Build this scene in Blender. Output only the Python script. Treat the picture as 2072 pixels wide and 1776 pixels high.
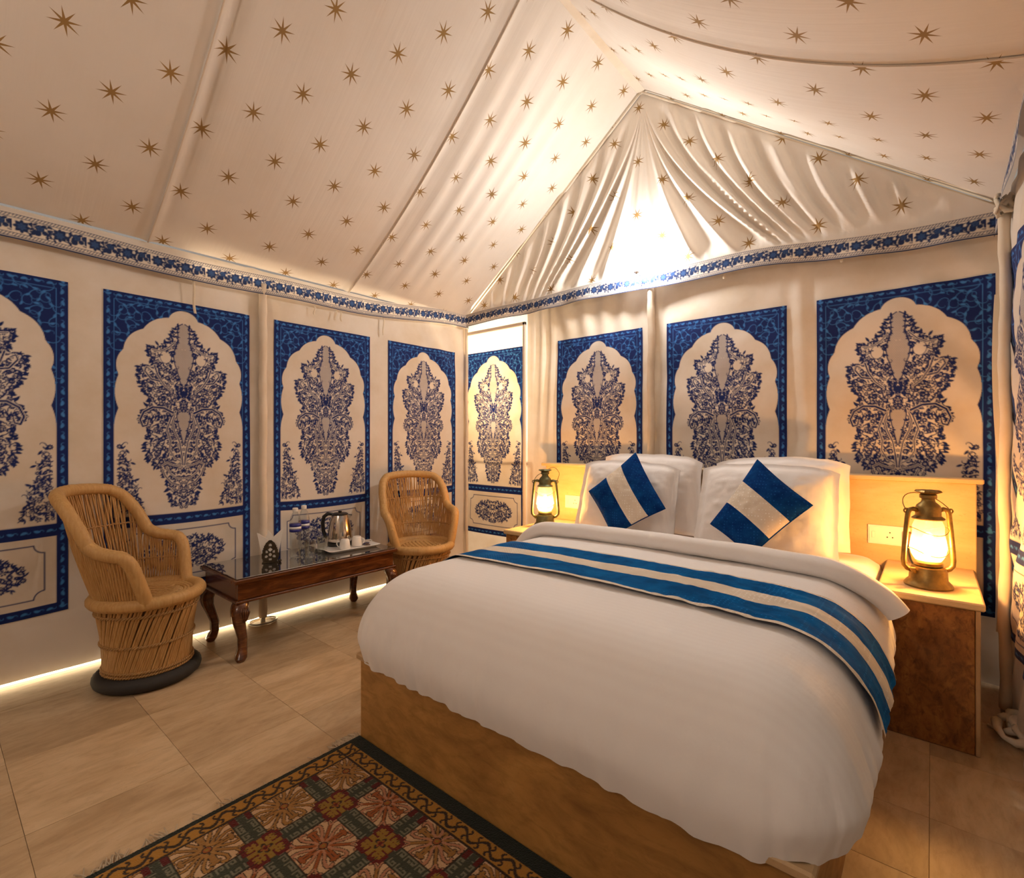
import bpy, math, random
import numpy as np
from mathutils import Vector, Matrix
random.seed(7)
RNG = np.random.default_rng(11)
for o in list(bpy.data.objects): bpy.data.objects.remove(o, do_unlink=True)
SC = bpy.context.scene
COL = SC.collection
PI = math.pi

# ------------------------------------------------------------------ camera, world, lamps, exposure
cam = bpy.data.cameras.new('camera'); camo = bpy.data.objects.new('camera', cam); COL.objects.link(camo)
cam.sensor_width = 36; cam.lens = 36 * 1010 / 2072; cam.clip_start = 0.02; cam.clip_end = 100
camo.location = (0, 0, 1.1); camo.rotation_euler = (PI / 2, 0, math.radians(40.05))
SC.camera = camo
w = bpy.data.worlds.new('night_sky'); SC.world = w; w.use_nodes = True
bg = w.node_tree.nodes['Background']; bg.inputs[0].default_value = (1.0, 0.88, 0.77, 1); bg.inputs[1].default_value = 0.26
vs = SC.view_settings
vs.view_transform = 'Standard'; vs.look = 'None'; vs.gamma = 1; vs.use_curve_mapping = False; vs.exposure = 0.2

def lamp(name, loc, power, color, radius, label, parent=None):
    l = bpy.data.lights.new(name, 'POINT'); l.energy = power; l.color = color; l.shadow_soft_size = radius
    o = bpy.data.objects.new(name, l); COL.objects.link(o); o.location = loc
    if parent: o.parent = parent
    return o
P_BULB, P_FILL, P_LANT, P_BATH = 31, 23, 14.0, 150
C_BULB = (1.0, 0.975, 0.95); C_FILL = (1.0, 0.90, 0.81); C_LANT = (1.0, 0.46, 0.11)

# ------------------------------------------------------------------ helpers
def tag(o, label=None, cat=None, group=None, kind=None):
    if label: o['label'] = label
    if cat: o['category'] = cat
    if group: o['group'] = group
    if kind: o['kind'] = kind
    return o
def empty(name, loc=(0, 0, 0), rz=0, label=None, cat=None, group=None, kind=None):
    o = bpy.data.objects.new(name, None); COL.objects.link(o); o.location = loc; o.rotation_euler = (0, 0, rz)
    o.empty_display_size = .05
    return tag(o, label, cat, group, kind)
def link(name, me, mat=None, parent=None, smooth=False):
    o = bpy.data.objects.new(name, me); COL.objects.link(o)
    if mat is not None and not me.materials: me.materials.append(mat)
    if parent is not None: o.parent = parent
    if smooth: me.polygons.foreach_set('use_smooth', [True] * len(me.polygons))
    return o
class MB:
    def __init__(s): s.v = []; s.f = []
    def add(s, v, f):
        n = len(s.v); s.v += [tuple(p) for p in v]; s.f += [tuple(i + n for i in q) for q in f]; return s
    def box(s, x0, x1, y0, y1, z0, z1, b=0.0):
        if b <= 0:
            return s.add([(x, y, z) for z in (z0, z1) for y in (y0, y1) for x in (x0, x1)],
                         [(0, 2, 3, 1), (4, 5, 7, 6), (0, 1, 5, 4), (2, 6, 7, 3), (0, 4, 6, 2), (1, 3, 7, 5)])
        v = []; 
        xs = (x0, x1); ys = (y0, y1); zs = (z0, z1)
        idx = {}
        for i in (0, 1):
            for j in (0, 1):
                for k in (0, 1):
                    sx = b if i == 0 else -b; sy = b if j == 0 else -b; sz = b if k == 0 else -b
                    for ax in range(3):
                        p = [xs[i] + sx, ys[j] + sy, zs[k] + sz]; p[ax] = (xs[i], ys[j], zs[k])[ax]
                        idx[(i, j, k, ax)] = len(v); v.append(tuple(p))
        f = []
        for ax in range(3):
            a, c = [q for q in range(3) if q != ax]
            for sgn in (0, 1):
                ring = []
                for (p, q) in ((0, 0), (1, 0), (1, 1), (0, 1)):
                    key = [0, 0, 0]; key[ax] = sgn; key[a] = p; key[c] = q
                    ring.append(idx[(*key, ax)])
                f.append(tuple(ring))
        for ax in range(3):
            a, c = [q for q in range(3) if q != ax]
            for p in (0, 1):
                for q in (0, 1):
                    k0 = [0, 0, 0]; k1 = [0, 0, 0]; k0[a] = k1[a] = p; k0[c] = k1[c] = q; k1[ax] = 1
                    f.append((idx[(*k0, a)], idx[(*k1, a)], idx[(*k1, c)], idx[(*k0, c)]))
        for i in (0, 1):
            for j in (0, 1):
                for k in (0, 1): f.append(tuple(idx[(i, j, k, ax)] for ax in range(3)))
        return s.add(v, f)
    def tube(s, pts, r, n=8, closed=False, caps=True, squash=None):
        P = [Vector(p) for p in pts]; m = len(P)
        R = r if hasattr(r, '__len__') else [r] * m
        v = []; f = []
        T = []
        for i in range(m):
            a = P[(i - 1) % m] if (closed or i > 0) else P[0]
            b = P[(i + 1) % m] if (closed or i < m - 1) else P[-1]
            t = (b - a); T.append(t.normalized() if t.length > 1e-9 else Vector((0, 0, 1)))
        up = Vector((0, 0, 1)) if abs(T[0].z) < .9 else Vector((1, 0, 0))
        nrm = (up - T[0] * up.dot(T[0])).normalized()
        for i in range(m):
            nrm = nrm - T[i] * nrm.dot(T[i])
            nrm = nrm.normalized() if nrm.length > 1e-6 else T[i].orthogonal().normalized()
            bn = T[i].cross(nrm)
            for k in range(n):
                a = 2 * PI * k / n
                v.append(P[i] + (nrm * math.cos(a) + bn * math.sin(a)) * R[i])
        for i in range(m if closed else m - 1):
            j = (i + 1) % m
            for k in range(n): f.append((i * n + k, i * n + (k + 1) % n, j * n + (k + 1) % n, j * n + k))
        if caps and not closed:
            f.append(tuple(range(n - 1, -1, -1))); f.append(tuple((m - 1) * n + k for k in range(n)))
        return s.add(v, f)
    def lathe(s, prof, n=24, c=(0, 0, 0), sx=1, sy=1):
        v = []; f = []
        for (r, z) in prof:
            for k in range(n):
                a = 2 * PI * k / n
                v.append((c[0] + r * sx * math.cos(a), c[1] + r * sy * math.sin(a), c[2] + z))
        for i in range(len(prof) - 1):
            for k in range(n):
                f.append((i * n + k, i * n + (k + 1) % n, (i + 1) * n + (k + 1) % n, (i + 1) * n + k))
        if prof[0][0] > 1e-5: f.append(tuple(range(n - 1, -1, -1)))
        if prof[-1][0] > 1e-5: f.append(tuple((len(prof) - 1) * n + k for k in range(n)))
        return s.add(v, f)
    def loft(s, rings, closed=True, caps=True):
        n = len(rings[0]); v = [p for r in rings for p in r]; f = []
        for i in range(len(rings) - 1):
            for k in range(n if closed else n - 1):
                f.append((i * n + k, i * n + (k + 1) % n, (i + 1) * n + (k + 1) % n, (i + 1) * n + k))
        if caps: f.append(tuple(range(n - 1, -1, -1))); f.append(tuple((len(rings) - 1) * n + k for k in range(n)))
        return s.add(v, f)
    def grid(s, fn, nu, nv):
        v = [fn(i / nu, j / nv) for j in range(nv + 1) for i in range(nu + 1)]
        f = [(j * (nu + 1) + i, j * (nu + 1) + i + 1, (j + 1) * (nu + 1) + i + 1, (j + 1) * (nu + 1) + i) for j in range(nv) for i in range(nu)]
        return s.add(v, f)
    def mesh(s, name):
        me = bpy.data.meshes.new(name); me.from_pydata(s.v, [], s.f); me.update(); return me
    def build(s, name, mat, parent=None, smooth=False):
        o = link(name, s.mesh(name), mat, parent)
        if smooth:
            me = o.data; me.polygons.foreach_set('use_smooth', [True] * len(me.polygons))
            if smooth != 'all': me.set_sharp_from_angle(angle=math.radians(40))
        return o
def np_grid(name, XYZ, mat, parent=None, color=None, uv=None, smooth=True, flip=False):
    """XYZ: (rows, cols, 3) array -> mesh object, optional per-vertex colour (rows, cols, 3) and uv (rows, cols, 2)"""
    h, wd = XYZ.shape[:2]; me = bpy.data.meshes.new(name)
    idx = np.arange(h * wd).reshape(h, wd)
    q = np.stack([idx[:-1, :-1], idx[:-1, 1:], idx[1:, 1:], idx[1:, :-1]], -1).reshape(-1, 4)
    if flip: q = q[:, ::-1]
    nf = len(q)
    me.vertices.add(h * wd); me.vertices.foreach_set('co', XYZ.reshape(-1).astype(np.float32))
    me.loops.add(nf * 4); me.loops.foreach_set('vertex_index', q.reshape(-1).astype(np.int32))
    me.polygons.add(nf); me.polygons.foreach_set('loop_start', np.arange(0, nf * 4, 4, dtype=np.int32))
    me.polygons.foreach_set('use_smooth', np.full(nf, smooth))
    if uv is not None:
        l = me.uv_layers.new(name='UVMap'); l.data.foreach_set('uv', uv.reshape(-1, 2)[q.reshape(-1)].reshape(-1).astype(np.float32))
    if color is not None:
        a = me.color_attributes.new('print', 'FLOAT_COLOR', 'POINT')
        c = np.concatenate([color.reshape(-1, 3), np.ones((h * wd, 1))], 1); a.data.foreach_set('color', c.reshape(-1).astype(np.float32))
    me.update(calc_edges=True); me.validate()
    return link(name, me, mat, parent)
def vnoise(x, y, seed=0):
    x = np.asarray(x, float); y = np.asarray(y, float)
    xi = np.floor(x).astype(np.int64); yi = np.floor(y).astype(np.int64); fx = x - xi; fy = y - yi
    fx = fx * fx * (3 - 2 * fx); fy = fy * fy * (3 - 2 * fy)
    def h(a, b):
        n = (a * 374761393 + b * 668265263 + seed * 1442695041) & 0xffffffff
        n = ((n ^ (n >> 13)) * 1274126177) & 0xffffffff
        return ((n ^ (n >> 16)) & 0xffff) / 65535.0
    return (h(xi, yi) * (1 - fx) + h(xi + 1, yi) * fx) * (1 - fy) + (h(xi, yi + 1) * (1 - fx) + h(xi + 1, yi + 1) * fx) * fy
def fbm(x, y, seed=0, o=3):
    s = 0; a = .5
    for k in range(o): s = s + a * (vnoise(x * 2 ** k, y * 2 ** k, seed + k) - .5); a *= .5
    return s
def sstep(a, b, x):
    t = np.clip((x - a) / (b - a), 0, 1); return t * t * (3 - 2 * t)

# ------------------------------------------------------------------ materials
class NT:
    def __init__(s, name):
        s.m = bpy.data.materials.new(name); s.m.use_nodes = True; s.t = s.m.node_tree; s.n = s.t.nodes
        s.bsdf = s.n['Principled BSDF']; s.out = s.n['Material Output']
    def add(s, typ, ins=None, **kw):
        nd = s.n.new(typ)
        for k, v in kw.items(): setattr(nd, k, v)
        for k, v in (ins or {}).items():
            if isinstance(v, bpy.types.NodeSocket): s.t.links.new(v, nd.inputs[k])
            else: nd.inputs[k].default_value = v
        return nd
    def math(s, op, a, b=None, c=None):
        ins = {0: a}
        if b is not None: ins[1] = b
        if c is not None: ins[2] = c
        return s.add('ShaderNodeMath', ins, operation=op).outputs[0]
    def set(s, k, v):
        if isinstance(v, bpy.types.NodeSocket): s.t.links.new(v, s.bsdf.inputs[k])
        else: s.bsdf.inputs[k].default_value = v
    def mix(s, fac, a, b, blend='MIX'):
        nd = s.n.new('ShaderNodeMix'); nd.data_type = 'RGBA'; nd.blend_type = blend
        for i, v in ((0, fac), (6, a), (7, b)):
            if isinstance(v, bpy.types.NodeSocket): s.t.links.new(v, nd.inputs[i])
            else: nd.inputs[i].default_value = (v if i == 0 else (*v, 1)[:4])
        return nd.outputs[2]
    def obj(s): return s.add('ShaderNodeTexCoord').outputs['Object']
    def uv(s): return s.add('ShaderNodeTexCoord').outputs['UV']
    def mapping(s, vec, scale=(1, 1, 1), rot=(0, 0, 0)):
        return s.add('ShaderNodeMapping', {'Vector': vec, 'Scale': scale, 'Rotation': rot}).outputs[0]
    def noise(s, vec, scale, detail=4, rough=.5, dist=0):
        return s.add('ShaderNodeTexNoise', {'Vector': vec, 'Scale': scale, 'Detail': detail, 'Roughness': rough, 'Distortion': dist}).outputs['Fac']
    def ramp(s, fac, stops):
        nd = s.add('ShaderNodeValToRGB', {'Fac': fac}); e = nd.color_ramp.elements
        while len(e) < len(stops): e.new(.5)
        for i, (p, c) in enumerate(stops): e[i].position = p; e[i].color = (*c, 1)[:4]
        return nd.outputs[0]
    def bump(s, h, strength=.3, dist=.005):
        b = s.add('ShaderNodeBump', {'Height': h, 'Strength': strength, 'Distance': dist}).outputs[0]
        s.t.links.new(b, s.bsdf.inputs['Normal']); return b
    def translucent(s, col, fac):
        tr = s.add('ShaderNodeBsdfTranslucent', {'Color': col if isinstance(col, bpy.types.NodeSocket) else (*col, 1)})
        mx = s.add('ShaderNodeMixShader', {0: fac, 1: s.bsdf.outputs[0], 2: tr.outputs[0]})
        s.t.links.new(mx.outputs[0], s.out.inputs[0])
def simple(name, col, rough=.5, metal=0, spec=.5):
    m = NT(name); m.set('Base Color', (*col, 1)); m.set('Roughness', rough); m.set('Metallic', metal); m.set('Specular IOR Level', spec); return m.m
CLOTH = (.77, .69, .60)
def cloth_mat(name, col, fac=.1, weave=900, var=.06, printed=False, navy=(.010, .022, .120), blue=(.055, .21, .55), stain=True):
    m = NT(name); ob = m.obj()
    n = m.noise(ob, 3.0, 5, .6)
    dirty = tuple(c * k for c, k in zip(col, (.86, .80, .70)))
    base = m.mix(m.ramp(n, [(.38, (0, 0, 0)), (.72, (1, 1, 1))]), col, dirty) if stain else m.mix(0.0, col, col)
    if printed:
        a = m.add('ShaderNodeAttribute', attribute_name='print'); sp = m.add('ShaderNodeSeparateColor', {0: a.outputs['Color']})
        base = m.mix(sp.outputs[0], base, navy); base = m.mix(sp.outputs[1], base, blue)
    m.set('Base Color', base); m.set('Roughness', .85); m.set('Specular IOR Level', .15); m.set('Sheen Weight', .08)
    wv = m.noise(m.mapping(ob, (1, 1, .25)), weave, 2, .5); m.bump(wv, .10, .001)
    if fac > 0: m.translucent(base, fac)
    return m.m
M = {}
M['cloth'] = cloth_mat('wall_canvas', CLOTH, .10)
M['print'] = cloth_mat('printed_canvas', CLOTH, .10, printed=True)
M['print_lit'] = cloth_mat('thin_printed_canvas', CLOTH, .55, printed=True)
M['cloth_lit'] = cloth_mat('thin_canvas', CLOTH, .55)
M['valance'] = cloth_mat('valance_print', (.80, .72, .62), .25, printed=True, navy=(.022, .040, .12), blue=(.06, .14, .34), stain=False)
M['gable'] = cloth_mat('gable_muslin', (.80, .73, .63), .08, printed=False)
M['sleeve'] = cloth_mat('pole_sleeve_cloth', (.74, .64, .52), .0)
M['linen'] = cloth_mat('white_linen', (.84, .80, .77), 0, stain=False)

def roof_mat(name, py, ps, oy, os_, stag, shear=0.0, R=.056, gold=(.31, .185, .065)):
    m = NT(name); uv = m.uv(); sp = m.add('ShaderNodeSeparateXYZ', {0: uv}); u = sp.outputs[0]; v = sp.outputs[1]
    if shear: u = m.math('ADD', u, m.math('MULTIPLY', v, shear))
    def star(ou, ov):
        a = m.math('DIVIDE', m.math('SUBTRACT', u, ou), py); b = m.math('DIVIDE', m.math('SUBTRACT', v, ov), ps)
        x = m.math('MULTIPLY', m.math('SUBTRACT', a, m.math('ROUND', a)), py)
        y = m.math('MULTIPLY', m.math('SUBTRACT', b, m.math('ROUND', b)), ps)
        r = m.math('SQRT', m.math('ADD', m.math('MULTIPLY', x, x), m.math('MULTIPLY', y, y)))
        th = m.math('ADD', m.math('ARCTAN2', y, x), 8 * PI + .12)
        f = m.math('SUBTRACT', m.math('MODULO', th, PI / 4), PI / 8)
        d = m.math('MULTIPLY', r, m.math('ABSOLUTE', m.math('SINE', f)))
        wd = m.math('MULTIPLY', m.math('SUBTRACT', 1.0, m.math('DIVIDE', r, R)), .0062)
        s1 = m.math('MULTIPLY', m.math('SUBTRACT', wd, d), 1400.0)
        s2 = m.math('MULTIPLY', m.math('SUBTRACT', .0125, r), 900.0)
        return m.add('ShaderNodeClamp', {0: m.math('MAXIMUM', s1, s2)}).outputs[0]
    s = star(oy, os_)
    if stag: s = m.math('MAXIMUM', s, star(oy + py / 2, os_ + ps / 2))
    ob = m.obj(); n = m.noise(ob, 1.6, 5, .6)
    base = m.mix(m.ramp(n, [(.42, (0, 0, 0)), (.75, (1, 1, 1))]), (.79, .72, .64), (.73, .645, .55))
    goldv = m.mix(m.noise(ob, 3.5, 2), (gold[0] * .8, gold[1] * .8, gold[2]), (gold[0] * 1.25, gold[1] * 1.2, gold[2]))
    col = m.mix(s, base, goldv)
    m.set('Base Color', col); m.set('Roughness', .8); m.set('Specular IOR Level', .15)
    streak = m.noise(m.mapping(uv, (38, 1.2, 1)), 1.0, 3, .5); m.bump(streak, .16, .01)
    m.translucent(col, .06)
    return m.m

def stone_mat(name, a, b, c, scale=2.0, stretch=(1, 1, 1), rough=.35, vein=.5, seedvar=False, spec=.4, rot=(0, 0, .25)):
    m = NT(name); ob = m.obj()
    vec = ob
    if seedvar:
        oi = m.add('ShaderNodeObjectInfo').outputs['Random']
        off = m.add('ShaderNodeCombineXYZ', {0: m.math('MULTIPLY', oi, 37.0), 1: m.math('MULTIPLY', oi, 91.0), 2: 0.0}).outputs[0]
        vec = m.add('ShaderNodeVectorMath', {0: ob, 1: off}, operation='ADD').outputs[0]
    mp = m.mapping(vec, stretch, rot)
    n1 = m.noise(mp, scale, 6, .6, 1.2); n2 = m.noise(mp, scale * 6, 5, .65, .6); n3 = m.noise(ob, scale * 60, 3, .6)
    col = m.ramp(n1, [(.30, a), (.55, b), (.78, c)])
    col = m.mix(m.math('MULTIPLY', m.ramp(n2, [(.45, (0, 0, 0)), (.75, (1, 1, 1))]), vein), col, tuple(q * .55 for q in a))
    col = m.mix(m.math('MULTIPLY', m.ramp(n3, [(.62, (0, 0, 0)), (.75, (1, 1, 1))]), .35), col, tuple(q * .6 for q in a))
    if seedvar: col = m.mix(1.0, col, m.ramp(oi, [(0, (.84, .82, .78)), (1, (1.08, 1.06, 1.02))]), 'MULTIPLY')
    m.set('Base Color', col); m.set('Roughness', m.math('ADD', rough, m.math('MULTIPLY', n2, .2))); m.set('Specular IOR Level', spec)
    m.bump(n2, .06, .004)
    return m.m
M['tile'] = stone_mat('beige_sandstone_tile', (.40, .275, .155), (.53, .385, .235), (.63, .49, .33), 1.9, (3.4, 1, 1), .34, .38, True)
M['grout'] = simple('grout', (.40, .28, .165), .9)
M['basestone'] = stone_mat('brown_sandstone', (.28, .130, .032), (.45, .225, .06), (.56, .33, .11), 2.2, (1, 1, 2.6), .42, .6)
M['basecap'] = stone_mat('brown_sandstone_cap', (.40, .25, .12), (.52, .34, .17), (.60, .43, .25), 2.0, (1, 1, 1), .42, .25)
M['roughstone'] = stone_mat('rough_brown_stone', (.16, .055, .010), (.35, .145, .030), (.55, .29, .08), 7.0, (1.2, 1, .75), .45, 1.0, rot=(0, .5, .25))
M['headstone'] = stone_mat('pale_yellow_stone', (.50, .35, .17), (.63, .46, .25), (.72, .56, .34), 1.5, (1, 1, 3.0), .4, .18)

# ------------------------------------------------------------------ print rasteriser (flat prints become vertex colours)
class Ras:
    def __init__(s, w, h, res, x0=0, y0=0):
        s.res = res; s.x0 = x0; s.y0 = y0; s.W = int(round(w / res)); s.H = int(round(h / res)); s.a = np.zeros((s.H, s.W))
    def win(s, xa, xb, ya, yb):
        i0 = max(0, int((xa - s.x0) / s.res) - 1); i1 = min(s.W, int((xb - s.x0) / s.res) + 2)
        j0 = max(0, int((ya - s.y0) / s.res) - 1); j1 = min(s.H, int((yb - s.y0) / s.res) + 2)
        if i1 <= i0 or j1 <= j0: return None
        X, Y = np.meshgrid(s.x0 + (np.arange(i0, i1) + .5) * s.res, s.y0 + (np.arange(j0, j1) + .5) * s.res)
        return (slice(j0, j1), slice(i0, i1)), X, Y
    def put(s, sl, cov, val, erase=False):
        cov = np.clip(cov, 0, 1)
        if erase: s.a[sl] *= (1 - cov)
        else: s.a[sl] = np.maximum(s.a[sl], cov * val)
    def stroke(s, pts, wd, val=1, erase=False):
        n = len(pts); W = wd if hasattr(wd, '__len__') else [wd] * n
        for i in range(n - 1):
            (xa, ya), (xb, yb) = pts[i], pts[i + 1]; m = max(W[i], W[i + 1]) + s.res
            q = s.win(min(xa, xb) - m, max(xa, xb) + m, min(ya, yb) - m, max(ya, yb) + m)
            if q is None: continue
            sl, X, Y = q; dx, dy = xb - xa, yb - ya; L = dx * dx + dy * dy + 1e-12
            t = np.clip(((X - xa) * dx + (Y - ya) * dy) / L, 0, 1)
            d = np.hypot(X - xa - t * dx, Y - ya - t * dy)
            s.put(sl, (W[i] + (W[i + 1] - W[i]) * t - d) / s.res + .5, val, erase)
    def disk(s, x, y, r, val=1, erase=False):
        q = s.win(x - r, x + r, y - r, y + r)
        if q: sl, X, Y = q; s.put(sl, (r - np.hypot(X - x, Y - y)) / s.res + .5, val, erase)
    def leaf(s, x, y, ang, L, wd, bend=0, val=1, erase=False):
        pts = []; ws = []; a = ang
        for k in range(6):
            pts.append((x, y)); ws.append(wd * math.sin(PI * min(.97, .08 + k / 5 * .89))); x += math.cos(a) * L / 5; y += math.sin(a) * L / 5; a += bend / 5
        s.stroke(pts, ws, val, erase)
    def flower(s, x, y, r, n=6, val=1):
        a0 = random.random() * 6
        for k in range(n):
            a = a0 + 2 * PI * k / n
            s.leaf(x + math.cos(a) * r * .25, y + math.sin(a) * r * .25, a, r * .8, r * .30, 0, val)
        s.disk(x, y, r * .34, 1, True); s.disk(x, y, r * .18, val)
    def curl(s, x, y, ang, L, wd, turn=3.6, val=1):
        pts = []; ws = []; a = ang; n = 9
        for k in range(n):
            pts.append((x, y)); ws.append(wd * (1 - .6 * k / n)); st = L / n * (1.35 - .9 * k / n); x += math.cos(a) * st; y += math.sin(a) * st; a += turn / n * (.5 + 1.0 * k / n)
        s.stroke(pts, ws, val)
    def poly(s, pts, val=1, erase=False):
        xs = [p[0] for p in pts]; ys = [p[1] for p in pts]; q = s.win(min(xs), max(xs), min(ys), max(ys))
        if q is None: return
        sl, X, Y = q; ins = np.zeros(X.shape, bool)
        for i in range(len(pts)):
            (xa, ya), (xb, yb) = pts[i], pts[(i + 1) % len(pts)]
            if ya == yb: continue
            c = ((ya > Y) != (yb > Y)) & (X < (xb - xa) * (Y - ya) / (yb - ya) + xa); ins ^= c
        s.put(sl, ins * 1.0, val, erase)
    def rect(s, x0, x1, y0, y1, val=1, erase=False):
        q = s.win(x0, x1, y0, y1)
        if q: sl, X, Y = q; s.put(sl, ((X >= x0) & (X <= x1) & (Y >= y0) & (Y <= y1)) * 1.0, val, erase)
def floral_fill(R, inside, xr, yr, sp, n, rf=(.008, .013), outward=None):
    pts = []
    for _ in range(n):
        x = random.uniform(*xr); y = random.uniform(*yr)
        if not inside(x, y): continue
        if any((x - a) ** 2 + (y - b) ** 2 < sp * sp for a, b in pts): continue
        pts.append((x, y))
    for (x, y) in pts:
        k = random.random()
        if k < .30: R.flower(x, y, random.uniform(*rf), random.choice((5, 6, 8)))
        elif k < .80:
            a = random.uniform(0, 2 * PI)
            for d in (0, 1.0, -1.1): R.leaf(x, y, a + d, sp * random.uniform(1.0, 1.6), sp * .27, random.uniform(-.8, .8))
        else:
            R.curl(x, y, random.uniform(0, 2 * PI), sp * 3.0, sp * .19, random.choice((-4.5, 4.5)))
    return pts
PW, PH = .69, 1.54
CELL = .00345; SS = 3; RES = CELL / SS
def make_panel_print():
    """half width canvas, x = distance from the panel's middle line, y = height above the panel's lower edge"""
    random.seed(21)
    N = Ras(PW / 2, PH, RES); B = Ras(PW / 2, PH, RES)
    zt = lambda z: z - .30
    fi = .303
    # frame
    N.rect(fi, .35, 0, PH); N.rect(0, .35, zt(.300), zt(.345)); N.rect(0, .35, zt(.655), zt(.712))
    # scalloped arch spandrel: everything above the scallop curve is navy
    cusp = [(0.0, 1.792), (.069, 1.745), (.181, 1.668), (.264, 1.554), (.284, 1.422), (.284, 1.255), (fi, 1.152)]
    bul = [(.55, .034, .020), (.5, .014, .030), (.5, .022, .028), (.5, .024, .008), (.5, .020, 0), (.5, .006, 0)]
    cur = []
    for i in range(len(cusp) - 1):
        (xa, za), (xb, zb) = cusp[i], cusp[i + 1]
        for k in range(10):
            t = k / 10; e = 4 * t * (1 - t)
            if i == 0:
                an = t * 1.25; cur.append((.069 * math.sin(an) / math.sin(1.25), 1.745 + (1.792 - 1.745) * (math.cos(an) - math.cos(1.25)) / (1 - math.cos(1.25))))
            else: cur.append((xa + (xb - xa) * t + bul[i][1] * e * .75, za + (zb - za) * t + bul[i][2] * e * .45))
    cur.append(cusp[-1])
    N.poly([(p[0], zt(p[1])) for p in cur] + [(.36, zt(1.152)), (.36, PH + .01), (-.01, PH + .01)])
    # light blue lines and vines
    B.stroke([(0, zt(1.798)), (fi - .001, zt(1.798)), (fi - .001, zt(1.16))], .0013)
    for k in range(30):
        y = .02 + k * .052; s = 1 if k % 2 else -1; x = .324
        B.leaf(x + s * .006, y, PI / 2 + s * .6, .024, .0065, -s * .9); B.curl(x - s * .004, y + .014, PI / 2 - s * .9, .034, .0018, s * 4.4)
    for yy in (zt(.3225), zt(.6835), zt(1.82)):
        for k in range(8):
            x = .012 + k * .043; s = 1 if k % 2 else -1
            B.leaf(x, yy + s * .005, s * -.6, .023, .006, s * .9); B.curl(x + .014, yy - s * .003, s * .9, .030, .0017, -s * 4.4)
    arch = np.array(cur)
    def above(x, z):
        i = np.searchsorted(arch[:, 0], x)
        return z > (np.interp(x, arch[:41, 0], arch[:41, 1]) if x < .28 else 1.3) + .012
    used = []
    for _ in range(900):
        x = random.uniform(.05, .292); z = random.uniform(1.3, 1.788)
        if not above(x, z) or any(math.hypot(x - a, z - b) < .030 for a, b in used): continue
        used.append((x, z)); s = random.choice((-1, 1)); a = random.uniform(0, 2 * PI)
        B.curl(x, zt(z), a, .075, .0015, s * 5.2); B.leaf(x, zt(z), a + PI, .020, .0045, s); B.curl(x, zt(z), a + PI + .7, .05, .0012, -s * 4)
    B.a *= (N.a > .5)
    # central ornament: half-width profile over height
    def zz(y): return 1.722 - (y - 310) * .000816
    hw = [(310, 0), (325, 38), (370, 78), (420, 100), (455, 130), (488, 232), (540, 238), (590, 200), (612, 290), (660, 298), (720, 285), (780, 252), (830, 225), (880, 262), (920, 282), (960, 285), (1000, 250), (1012, 225), (1060, 240), (1110, 258), (1150, 252), (1200, 240), (1240, 190), (1262, 150), (1300, 138), (1350, 112), (1375, 120), (1440, 100), (1485, 85), (1510, 40), (1526, 0)]
    hy = np.array([zz(a) for a, _ in hw])[::-1]; hx = np.array([b * .00070 for _, b in hw])[::-1]
    prof = lambda z: float(np.interp(z, hy, hx))
    cart = [(310, 8), (325, 34), (360, 42), (395, 38), (430, 40), (480, 58), (530, 68), (580, 60), (620, 44), (680, 30), (720, 14)]
    cart2 = [(885, 44), (930, 46), (980, 36), (1040, 20), (1095, 7)]
    c1y = np.array([zz(a) for a, _ in cart])[::-1]; c1x = np.array([b * .0007 for _, b in cart])[::-1]
    c2y = np.array([zz(a) for a, _ in cart2])[::-1]; c2x = np.array([b * .0007 for _, b in cart2])[::-1]
    def incart(x, z):
        if c1y[0] <= z <= c1y[-1] and x < np.interp(z, c1y, c1x): return True
        if c2y[0] <= z <= c2y[-1] and x < np.interp(z, c2y, c2x): return True
        return False
    eye = (118 * .0007, zz(540))
    ins = lambda x, y: (x < prof(y + .30) - .004) and not incart(x - .003, y + .30) and (((x - eye[0]) / .026) ** 2 + ((y + .3 - eye[1]) / .034) ** 2 > 1)
    floral_fill(N, ins, (0, .215), (zt(.73), zt(1.73)), .0125, 16000, (.009, .014))
    # ragged outline leaves
    for z in np.arange(.75, 1.70, .012):
        x = prof(z)
        if x < .02: continue
        sl = (prof(z + .005) - prof(z - .005)) / .01; a = math.atan2(-sl, 1) * .6
        N.leaf(x - .012, z - .30, a + random.uniform(-.9, .9), random.uniform(.016, .030), .0058, random.uniform(-1.2, 1.2))
    # dense core by the middle line
    for z in np.arange(1.30, 1.40, .010): N.leaf(random.uniform(0, .03), z - .3, random.uniform(0, 3), .02, .006)
    N.disk(.006, zt(1.345), .014); N.disk(.022, zt(1.325), .010)
    for cy, cx in ((c1y, c1x), (c2y, c2x)):
        N.stroke([(x, y - .3) for x, y in zip(cx, cy)], .0026)
        for y in np.arange(cy[0], cy[-1], .0034): N.stroke([(0, y - .3), (max(.001, np.interp(y, cy, cx)), y - .3)], .0024, .30)
        for y in np.arange(cy[0], cy[-1], .0062):
            x = np.interp(y, cy, cx); k = 0
            for xx in np.arange((int((y - cy[0]) / .0062) % 2) * .0031, x, .0062): N.disk(xx, y - .3, .0016, .75)
    N.stroke([(eye[0] + .026 * math.cos(t) , zt(eye[1]) + .034 * math.sin(t)) for t in np.linspace(0, 2 * PI, 20)], .0015)
    # big acanthus scrolls and vase curves
    def path(pp, w0, w1):
        P = [(a * .0007, zt(zz(b))) for a, b in pp]; n = len(P)
        N.stroke(P, [w0 + (w1 - w0) * k / (n - 1) + .0026 for k in range(n)], 1, True)
        N.stroke(P, [w0 + (w1 - w0) * k / (n - 1) for k in range(n)])
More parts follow.
